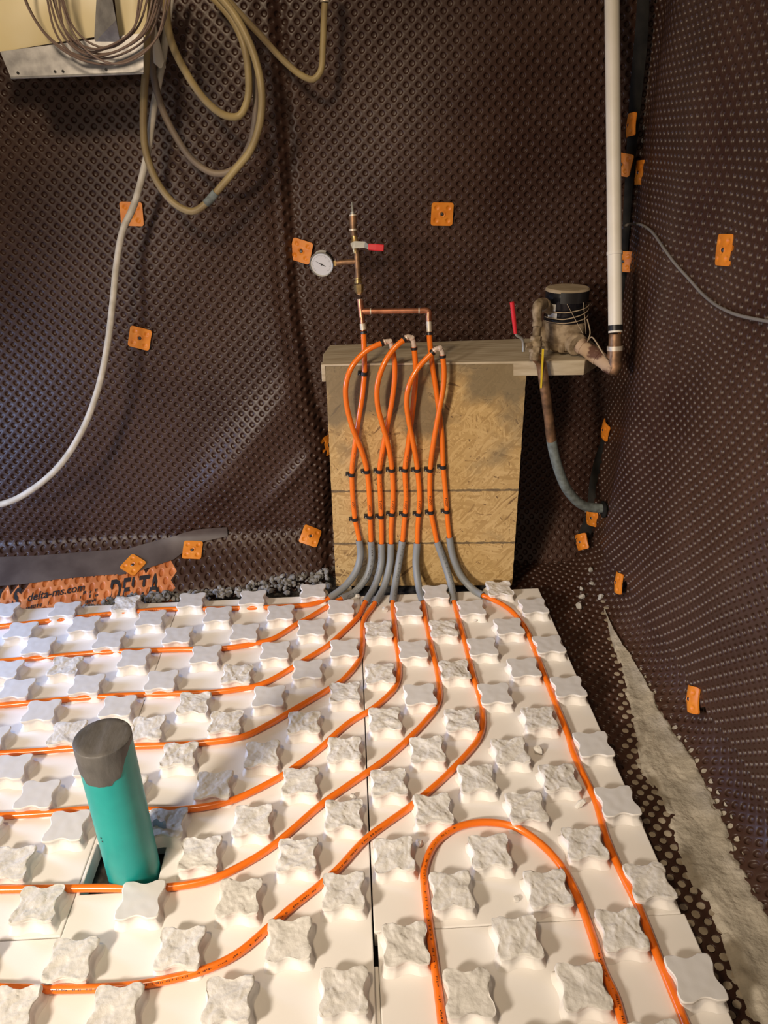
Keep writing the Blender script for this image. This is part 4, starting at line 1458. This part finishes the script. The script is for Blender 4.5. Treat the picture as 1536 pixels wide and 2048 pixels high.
S1 = [VB - np.array(up_) * 0.030, atb(1081, 725, 0.03), atb(1088, 765, 0.03), aty(1097, 830, VB[1] + 0.01), aty(1103, 880, VB[1] + 0.02)]
S2 = [aty(1103, 878, VB[1] + 0.02), aty(1116, 935, VB[1] + 0.04), aty(1135, 980, VB[1] + 0.06), aty(1165, 1010, VB[1] + 0.085), aty(1195, 1016, VB[1] + 0.10), aty(1230, 1016, VB[1] + 0.10)]
allp = smooth_path(S1 + S2[1:], 0.008)
cut = int(np.argmin(np.linalg.norm(allp - S1[-1], axis=1)))
root = empty('service_pipe', S1[0])
tag(root, 'copper and grey-green service pipe curving from the valve down into the right wall', 'pipe')
MB().tube(allp[:cut + 1], 0.0155, 18).build('copper_length', 'old_copper', root)
MB().tube(allp[cut:], 0.0163, 18).build('coated_length', 'bluegrey', root)
pe = allp[-4]
tag(MB().lathe([(0.024, -0.004), (0.030, 0.0), (0.030, 0.004), (0.022, 0.012)], (right_fn(pe[1], pe[2])[0] - 0.014, pe[1], pe[2] - 0.004), (1, 0, 0), 18).build('rubber_collar', 'black_tape'), 'black rubber collar where the grey-green pipe enters the right wall', 'collar')
pa, pb = atb(1086, 698, 0.052), atb(1082, 776, 0.048)
mb = MB()
strip(mb, [pa, pa * 0.5 + pb * 0.5, pb], [0.0032, 0.0030, 0.0026], 0.0006)
tag(mb.build('yellow_tag', 'yellow', smooth=False), 'narrow yellow strip hanging along the copper pipe under the valve', 'tag')

# ------------------------------------------------------------------ orange caps
def cap_mesh(bend, bx, seed):
    n, h, rc = 32, 0.034, 0.008
    r = random.Random(seed)
    top, bot = [], []
    for i in range(n + 1):
        rt, rb = [], []
        for j in range(n + 1):
            x, y = -h + 2 * h * i / n, -h + 2 * h * j / n
            ax_, ay = abs(x), abs(y)
            if ax_ > h - rc and ay > h - rc:
                dx, dy = ax_ - (h - rc), ay - (h - rc)
                mx_ = max(dx, dy)
                L = math.hypot(dx, dy)
                if L > 0:
                    dx, dy = dx * mx_ / L, dy * mx_ / L
                x, y = math.copysign(h - rc + dx, x), math.copysign(h - rc + dy, y)
            z = 0.0042
            for sx_ in (-1, 1):
                for sy in (-1, 1):
                    d = math.hypot(x - sx_ * 0.0185, y - sy * 0.0185)
                    z -= 0.0030 / (1 + math.exp((d - 0.0055) / 0.0006))
            d = math.hypot(x, y)
            z += 0.0016 * math.exp(-((d - 0.0085) / 0.0016) ** 2) - 0.002 / (1 + math.exp((d - 0.0062) / 0.0005))
            bz = bend * (x * x if bx else (x + y) ** 2 / 2) + (bend * 0.3 * y * y)
            rt.append((x, y, z + bz))
            rb.append((x, y, 0.0 + bz))
        top.append(rt)
        bot.append(rb)
    mb = MB().grid(top)
    mb.grid(bot)
    edge = lambda G: [G[i][0] for i in range(n)] + [G[n][j] for j in range(n)] + [G[i][n] for i in range(n, 0, -1)] + [G[0][j] for j in range(n, 0, -1)]
    mb.grid([edge(top), edge(bot)], closed_v=True)
    return mb


CAPM = {}


def cap(pos, nrm, spin, label, bend=0.0, bx=True, sc=1.0):
    key = (bend, bx)
    root = empty('membrane_fastener', pos)
    z = Vector(nrm).normalized()
    upw = Vector((0, 0, 1))
    y = (upw - z * upw.dot(z)).normalized()
    x = y.cross(z)
    R3 = Matrix((x, y, z)).transposed() @ Matrix.Rotation(spin, 3, 'Z')
    root.rotation_euler = R3.to_euler()
    root.scale = (sc,) * 3
    tag(root, label, 'fastener cap', 'orange membrane fastener caps')
    if key not in CAPM:
        o = cap_mesh(bend, bx, 1).build('cap_plate', 'cap', None, angle=50)
        nl = MB().lathe([(0.0052, 0.0018), (0.0052, 0.0040), (0.0036, 0.0052), (0.0034, 0.0044), (0.0004, 0.0042)], (0, 0, 0), (0, 0, 1), 16).build('nail_head', 'dark_steel', None)
        CAPM[key] = (o.data, nl.data)
        for q in (o, nl):
            bpy.data.objects.remove(q)
    for nm, me in zip(('cap_plate', 'nail_head'), CAPM[key]):
        o = bpy.data.objects.new(nm, me)
        C.objects.link(o)
        o.parent = root
    return root


def hit(fun, lo, hi):
    a, b = lo, hi
    for _ in range(40):
        m_ = (a + b) / 2
        if fun(m_) < 0:
            a = m_
        else:
            b = m_
    return (a + b) / 2


def back_at(x, y, lift):
    def g(Y):
        p = aty(x, y, Y)
        return p[1] - (float(back_fn(p[0], p[2])[1]) - lift)
    return aty(x, y, hit(g, -0.05, 0.45))


def right_at(x, y, lift):
    def g(X):
        p = atx(x, y, X)
        return p[0] - (float(right_fn(p[1], p[2])[0]) - lift)
    return atx(x, y, hit(g, 0.70, 0.90))


BN = lambda p: tuple(np.cross(back_fn(p[0] + .01, p[2]) - back_fn(p[0] - .01, p[2]), back_fn(p[0], p[2] + .01) - back_fn(p[0], p[2] - .01)))
for x, y, spin, bend, lab in [
        (264, 428, -0.05, 0, 'orange cap behind the white cable on the left part of the back wall'),
        (280, 676, -0.30, 0, 'tilted orange cap standing alone right of the white cable'),
        (603, 502, -0.28, 0, 'tilted orange cap just left of the pressure gauge'),
        (884, 428, -0.04, 0, 'upright orange cap alone in the middle of the back wall, right of the red lever'),
        (385, 1100, -0.12, -2, 'orange cap on the end of the brown tape low on the back wall'),
        (266, 1130, -0.62, -2, 'orange cap turned like a diamond at the edge of the brown tape'),
        (621, 1072, -0.5, -5, 'folded orange cap low on the wall left of the strand board'),
        (657, 890, 0.05, -6, 'orange cap half hidden behind the left edge of the strand board')]:
    p = back_at(x, y, 0.004 if y < 1000 else 0.010)
    cap(p, BN(p), spin, lab, bend, bx=(bend != -5))
for x, y, cy_, nrm, spin, bend, lab in [
        (1258, 250, .345, (-0.97, -0.02, 0), 0.1, -8, 'highest orange cap in the right corner, seen edge on'),
        (1243, 329, .345, (-0.70, -0.70, 0), -0.15, -5, 'orange cap tucked behind the white pipe, left of the black tape'),
        (1247, 523, .345, (-0.85, -0.5, 0), 0.05, -5, 'orange cap beside the white pipe below the grey cable'),
        (1246, 652, .34, (-0.92, -0.2, 0), 0.05, -5, 'orange cap peeking out beside the black band of the white pipe'),
        (1207, 860, .335, (-0.99, -0.02, 0), -0.25, -8, 'bent orange cap in the corner under the outlet elbow'),
        (1183, 1036, .285, (-0.85, -0.45, 0.1), 0.15, -6, 'orange cap just under the end of the grey-green pipe'),
        (1160, 1084, .265, (-0.88, -0.40, 0.15), 0.6, -10, 'lowest orange cap in the right corner, turned on its point')]:
    cap(aty(x, y, cy_), nrm, spin, lab, bend, sc=0.92 if y < 1000 else 0.86)
for x, y, spin, bend, lab in [
        (1278, 345, 0.05, -4, 'narrow orange cap on the right wall beside the black corner tape'),
        (1448, 500, 0.1, -3, 'large orange cap alone on the open right wall'),
        (1233, 1165, 0.35, -8, 'thin orange cap on the lower edge of the right wall near the corner'),
        (1379, 1398, 0.55, -10, 'creased orange cap on the lower edge of the right wall beside the dirt')]:
    p = right_at(x, y, 0.006)
    if y > 1000:
        p = right_at(x, y, 0.012)
    cap(p, (-1, 0.10 if y > 1000 else -0.05, 0.08 if y > 1000 else 0), spin, lab, bend)

# ------------------------------------------------------------------ tapes
def ribbon_on(fn, pts, name, material, label, cat, lift=0.003):
    """pts: (a, lo, hi) – a strip following a wall surface"""
    rows = []
    A = np.array(pts, float)
    aa = np.linspace(A[0, 0], A[-1, 0], 60)
    lo = np.interp(aa, A[:, 0], A[:, 1])
    hi = np.interp(aa, A[:, 0], A[:, 2])
    f_, b_ = [], []
    for a, l, h in zip(aa, lo, hi):
        ts = np.linspace(l, h, 9)
        f_.append([fn(a, t, lift) for t in ts])
        b_.append([fn(a, t, lift - 0.0015) for t in ts])
    mb = MB().grid(f_)
    mb.grid(b_)
    return tag(mb.build(name, material), label, cat)


def wall_px(x, y):
    p = back_at(x, y, 0.003)
    return p[0], p[2]


t1 = [(-60, 1118, 1178), (0, 1114, 1172), (120, 1108, 1158), (255, 1098, 1147)]
ribbon_on(back_fn, [(wall_px(x, (a + b) / 2)[0], wall_px(x, b)[1], wall_px(x, a)[1]) for x, a, b in t1], 'membrane_tape', 'flat_tape', 'long smooth brown tape strip low on the left part of the back wall', 'tape', 0.0035)
t2 = [(240, 1102, 1150), (285, 1088, 1140), (350, 1072, 1118), (372, 1064, 1100), (400, 1058, 1084), (455, 1054, 1072)]
ribbon_on(back_fn, [(wall_px(x, (a + b) / 2)[0], wall_px(x, b)[1], wall_px(x, a)[1]) for x, a, b in t2], 'membrane_tape', 'flat_tape', 'short slanting brown tape strip under two orange caps', 'tape', 0.0055)


def ribbon3(pts, wid, name, material, label, cat, view=True):
    P = smooth_path(pts, 0.02)
    w = np.interp(np.linspace(0, 1, len(P)), np.linspace(0, 1, len(wid)), wid)
    f_, b_ = [], []
    T, _, _ = frames(P)
    for p, t, k in zip(P, T, w):
        s = np.cross(t, (0.45, 0.9, 0)); s /= np.linalg.norm(s)
        n_ = np.cross(s, t)
        f_.append([p + s * k * q + n_ * 0.004 * (q * q) for q in np.linspace(-1, 1, 5)])
        b_.append([v + np.array([0.0016, 0.0032, 0]) for v in f_[-1]])
    mb = MB().grid(f_)
    mb.grid(b_)
    mb.grid([[r[0] for r in f_], [r[0] for r in b_]])
    mb.grid([[r[-1] for r in f_], [r[-1] for r in b_]])
    return tag(mb.build(name, material), label, cat)


ribbon3([aty(x, y, .372) for x, y in [(1287, -30), (1283, 60), (1272, 180), (1260, 330), (1252, 450), (1246, 560), (1240, 650)]], [0.016, 0.019, 0.017, 0.013, 0.011, 0.008, 0.005], 'corner_tape', 'black_tape', 'long black rubber tape running down the upper right corner', 'tape')
ribbon3([aty(x, y, q) for x, y, q in [(1213, 850, .355), (1205, 890, .35), (1195, 930, .345), (1188, 980, .33), (1184, 1030, .305), (1172, 1060, .29), (1158, 1088, .275)]], [0.006, 0.011, 0.016, 0.020, 0.020, 0.022, 0.018], 'corner_tape', 'black_tape', 'lower black rubber tape in the corner behind the grey-green pipe', 'tape')

# orange printed band lettering
def banner_text(txt, px, py, size, squash, slant, bold, aspect=1.0):
    v, f = text_shape(txt, size, bold)
    x0, z0_ = wall_px(px, py)
    pts = []
    for x, y in v:
        X = x0 + x * aspect
        Z = z0_ + y * squash + slant * x * aspect
        pts.append(back_fn(X, Z, 0.0022))
    MB().add(pts, f).build('printed_lettering', 'print_black', wb, smooth=False)


banner_text('M', -26, 1217, 0.060, 0.80, 0.045, 0.0022, 0.8)
banner_text('S', 21, 1214, 0.060, 0.80, 0.045, 0.0022, 0.8)
banner_text('delta-ms.com', 53, 1203, 0.034, 0.62, 0.045, 0.0006)
for px, py, ln, sd in ((52, 1216, 0.075, 5), (166, 1186, 0.050, 6), (160, 1196, 0.058, 7), (160, 1206, 0.050, 8)):
    x0, z0_ = wall_px(px, py)
    mb = MB()
    for v, f in ticks(ln, 0.007, sd, 0.15, 0.006):
        mb.add([back_fn(x0 + x, z0_ + y + 0.05 * x, 0.0022) for x, y in v], f)
    mb.build('printed_small_text', 'print_black', wb, smooth=False)
banner_text('DELTA', 214, 1206, 0.092, 0.72, 0.045, 0.002, 0.62)

# ------------------------------------------------------------------ hoses and cables top left
HY = 0.215


def hose(name, pts, Y, r, material, label, cat, group=None, root=None):
    P = smooth_path([aty(x, y, (Y if not hasattr(Y, '__len__') else np.interp(i / (len(pts) - 1), np.linspace(0, 1, len(Y)), Y))) for i, (x, y) in enumerate(pts)], 0.012)
    o = MB().tube(P, r, 12).build(name, material)
    tag(o, label, cat, group)
    return o, P


hA = [(300, -60), (296, 0), (292, 130), (287, 220), (291, 300), (315, 365), (350, 408), (385, 423), (412, 407), (432, 385), (470, 340), (500, 302), (519, 250), (524, 190), (514, 130), (494, 75), (466, 25), (420, -30)]
o, P = hose('yellow_hose', hA, [0.20, 0.22, 0.20, 0.17, 0.20], 0.0100, 'hose', 'yellow hose hanging in the largest and lowest loop at the top left', 'hose', 'hoses hanging at the top left')
i = int(np.argmin(np.linalg.norm(P - aty(420, 397, 0.20), axis=1)))
MB().tube(P[i - 1:i + 3], 0.0118, 14).build('hose_coupling', 'bluegrey', o)
hose('yellow_hose', [(336, -50), (334, 40), (346, 92), (375, 150), (410, 200), (448, 230), (478, 232), (495, 200), (497, 150), (489, 95), (468, 45), (436, 5), (400, -30)], [0.17, 0.185, 0.21, 0.20, 0.24], 0.0100, 'hose', 'yellow hose hanging in the short inner loop at the top left', 'hose', 'hoses hanging at the top left')
hose('grey_hose', [(305, -50), (303, 40), (303, 120), (320, 205), (347, 265), (387, 322), (430, 347), (468, 338), (500, 288), (512, 220), (509, 150), (492, 85), (462, 35), (430, -25)], [0.22, 0.25, 0.245, 0.23, 0.26], 0.0096, 'hose_grey', 'grubby grey hose hanging in a loop between the two yellow loops', 'hose', 'hoses hanging at the top left')
hd, P = hose('yellow_hose', [(440, -20), (482, 30), (522, 72), (562, 116), (600, 149), (626, 159), (641, 143), (646, 90), (648, 30), (650, 4)], [0.25, 0.27, 0.27, 0.25], 0.0088, 'hose', 'yellow hose running right and bending up to the top edge', 'hose', 'hoses hanging at the top left')
MB().tube([P[-1], P[-1] + np.array([0, 0, 0.05])], 0.0125, 14).build('hose_end', 'solder', hd)
hose('white_cable', [(346, -30), (338, 20), (331, 80), (320, 150), (310, 200), (294, 310), (268, 410), (246, 460), (233, 530), (226, 600), (215, 690), (197, 775), (165, 860), (120, 930), (70, 975), (20, 1003), (-60, 1020)], [0.26, 0.26, 0.24, 0.22, 0.16, 0.10, 0.06], 0.0098, 'cable_white', 'thick white cable sweeping down the left of the back wall', 'cable')
gp_ = [aty(1240, 459, 0.20), aty(1252, 451, 0.16)] + [right_at(x, y, 0.008) for x, y in [(1272, 448), (1286, 451), (1305, 465), (1330, 500), (1350, 527), (1378, 558), (1402, 585), (1425, 605), (1450, 620), (1475, 630), (1500, 636), (1560, 647)]]
tag(MB().tube(smooth_path(gp_, 0.012), 0.0038, 10).build('grey_cable', 'cable_grey'), 'thin grey cable drooping from the white pipe along the right wall', 'cable')
hose('black_wire', [(1219, 330), (1216, 420), (1218, 520), (1218, 600), (1222, 660), (1226, 690)], [0.24, 0.20, 0.13, 0.085], 0.0022, 'black', 'thin black wire running down the left side of the white pipe', 'wire')

# coil of thin brown cable
mb = MB()
for k, (xl_, xr_, xb, yb_, xt, Y) in enumerate([
        (40, 345, 215, 129, 60, 0.045), (42, 330, 200, 118, 52, 0.055), (90, 318, 190, 112, 92, 0.04), (97, 310, 205, 108, 100, 0.05), (108, 300, 175, 104, 112, 0.06), (112, 338, 235, 128, 118, 0.035),
        (85, 325, 170, 116, 86, 0.065), (100, 290, 190, 98, 105, 0.03), (116, 284, 215, 96, 120, 0.045)]):
    pts = [(xl_ + 2, -55), (xl_ + 10, 0), (xl_ + (xb - xl_) * 0.30, yb_ * 0.55), (xl_ + (xb - xl_) * 0.62, yb_ * 0.88), (xb, yb_), (xb + (xr_ - xb) * 0.45, yb_ * 0.86), (xr_ - (xr_ - xb) * 0.22, yb_ * 0.56), (xr_ - 6, 0), (xr_, -55)]
    P = smooth_path([aty(x, y, Y - 0.012 * math.sin(i * 0.8 + k)) for i, (x, y) in enumerate(pts)], 0.01)
    mb.tube(P, 0.0026, 8)
tag(mb.build('cable_coil', 'cable_brown'), 'coil of thin brown cable hanging in front of the metal duct', 'cable')

# ------------------------------------------------------------------ metal duct with cream lining
root = empty('metal_duct', aty(150, 120, 0.20))
tag(root, 'galvanised metal duct edge with cream sheet at the top left corner', 'duct')
DY = 0.10
a, b, c, d = aty(22, 156, DY), aty(287, 146, DY), aty(287, 66, DY + 0.01), aty(0, 103, DY + 0.01)
mb = MB()
q = np.array([0, 0.0025, 0.0])
mb.grid([[a, b, c, d], [a + q, b + q, c + q, d + q]], closed_v=True)
mb.add([a, b, c, d], [(0, 1, 2, 3)])
mb.add([a + q, b + q, c + q, d + q], [(3, 2, 1, 0)])
# hem along the bottom edge
mb.tube([a, b], 0.003, 8)
duct = mb.build('sheet_metal', 'galv', root, smooth=False)
mb = MB()
for x in (36, 110, 126, 212):
    p = aty(x, np.interp(x, [30, 290], [146, 136]), DY) + np.array([0, -0.0012, 0])
    mb.lathe([(0.0032, 0), (0.0032, 0.0012)], p + np.array([0, 0.0006, 0]), (0, -1, 0), 10)
mb.build('screw_hole', 'black', duct)
rows = []
for i, t in enumerate(np.linspace(0, 1, 24)):
    row = []
    x = -60 + 262 * t
    yb_ = np.interp(x, [-60, 0, 120, 202], [110, 104, 84, 72])
    for s in np.linspace(0, 1, 14):
        y = yb_ + (-120 - yb_) * s
        Yd = DY + 0.022 + 0.05 * s - 0.035 * math.sin(s * 2.4 + 0.3 * math.sin(t * 5)) * (0.6 + 0.4 * math.sin(t * 3 + 0.5))
        row.append(aty(x, y, Yd))
    rows.append(row)
back = [[p + np.array([0, 0.004, 0]) for p in r] for r in rows]
mb = MB().grid(rows)
mb.grid(back)
mb.build('cream_sheet', 'cream', root)
mb = MB()
g0, g1, g2, g3 = aty(188, 86, DY + 0.012), aty(240, 84, DY + 0.008), aty(214, -60, DY - 0.03), aty(196, -60, DY - 0.01)
g4 = aty(232, 40, DY - 0.035)
mb.add([g0, g1, g4, g2, g3], [(0, 1, 2), (0, 2, 3, 4)])
mb.add([p + np.array([0, 0.003, 0]) for p in (g0, g1, g4, g2, g3)], [(0, 2, 1), (0, 4, 3, 2)])
mb.build('folded_corner', 'galv', root, smooth=False)
rows = []
for t in np.linspace(0, 1, 10):
    row = []
    for s in np.linspace(0, 1, 10):
        x = (238 + 52 * t) * (1 - s) + (222 + 80 * t) * s
        y = (82 - 8 * t) * (1 - s) - 70 * s
        row.append(aty(x, y, DY + 0.014 + 0.03 * s - 0.03 * math.sin(t * 3.1) * s))
    rows.append(row)
mb = MB().grid(rows)
mb.grid([[p + np.array([0, 0.003, 0]) for p in r] for r in rows])
mb.build('cream_flap', 'cream', root)
P = smooth_path([aty(292, 10, 0.245), aty(306, 80, 0.245), aty(319, 132, 0.245)], 0.01)
mb = MB()
T, N, B_ = frames(P)
rings = []
for i in range(len(P)):
    rings.append([P[i] + 0.0165 * (math.cos(t) * N[i] + math.sin(t) * B_[i]) + (T[i] * 0.008 * math.sin(t * 3 + 1) if i == len(P) - 1 else 0) for t in np.linspace(0, 2 * math.pi, 16, endpoint=False)])
mb.grid(rings, closed_v=True)
mb.add(rings[0], [tuple(range(16))])
tag(mb.build('broken_pipe', 'pvc'), 'cream pipe stub with a ragged broken end behind the hoses', 'pipe')

# ------------------------------------------------------------------ teal drain pipe
bx, by_ = -0.5565, -0.9905
PR, PH = 0.0535, 0.333
root = empty('drain_pipe', (bx, by_, -0.088))
tag(root, 'teal drain pipe standing up through the foam floor, its mouth sealed with grey tape', 'pipe')
MB().lathe([(PR, -0.088), (PR, PH)], (bx, by_, 0), (0, 0, 1), 48).build('pipe_wall', 'teal', root)
mb = MB()
n = 72
ang = np.linspace(0, 2 * math.pi, n, endpoint=False)


def skirt(t):
    t = math.degrees(t) % 360                     # 270 faces the camera
    d = np.interp(t, [0, 200, 205, 232, 233, 292, 294, 312, 318, 330, 345, 360], [0.010, 0.034, 0.058, 0.060, 0.072, 0.074, 0.066, 0.062, 0.045, 0.026, 0.012, 0.010])
    return d + 0.0014 * noise.noise(Vector((t * 0.13, 0, 0)))


rr = PR + 0.0009
rows = [[(bx + rr * math.cos(t), by_ + rr * math.sin(t), PH - skirt(t)) for t in ang]]
for q in (0.66, 0.33, 0.05):
    rows.append([(bx + (rr + 0.0009 * noise.noise(Vector((math.cos(t) * 7, math.sin(t) * 7, q * 4)))) * math.cos(t), by_ + (rr + 0.0009 * noise.noise(Vector((math.cos(t) * 7, math.sin(t) * 7, q * 4)))) * math.sin(t), PH - skirt(t) * q) for t in ang])
rows.append([(bx + rr * math.cos(t), by_ + rr * math.sin(t), PH + 0.001) for t in ang])
for q in (0.985, 0.8, 0.55, 0.25, 0.02):
    rows.append([(bx + rr * q * math.cos(t), by_ + rr * q * math.sin(t), PH + 0.0018 + 0.0012 * math.sin((math.cos(t) * q * 9)) * (q < 0.98)) for t in ang])
mb.grid(rows, closed_v=True)
mb.add(rows[-1], [tuple(range(n))])
mb.build('tape_cover', 'duct_tape', root, angle=50)
mb = MB()
for (u0, z) in ((222, 0.115), (224, 0.106)):
    t = math.radians(u0 + 14)
    p = Vector((bx + (PR + 0.0004) * math.cos(t), by_ + (PR + 0.0004) * math.sin(t), z))
    mb.lathe([(0.0022, 0), (0.0016, 0.0005)], p, (math.cos(t), math.sin(t), 0), 8)
mb.build('scuff', 'black', root)
# blue film scrap
mb = MB()
c0 = atz(318, 1668, -0.01)
rows = []
for i in range(7):
    rows.append([(c0[0] - 0.014 + 0.030 * i / 6, c0[1] + 0.004 * math.sin(i) + 0.012 * j / 5, -0.034 + 0.050 * j / 5 + 0.003 * math.sin(i * 1.7 + j)) for j in range(6)])
mb.grid(rows)
mb.grid([[(p[0], p[1] + 0.0012, p[2]) for p in r] for r in rows])
tag(mb.build('blue_film', 'blue'), 'scrap of blue film sticking up behind the foot of the teal pipe', 'film')
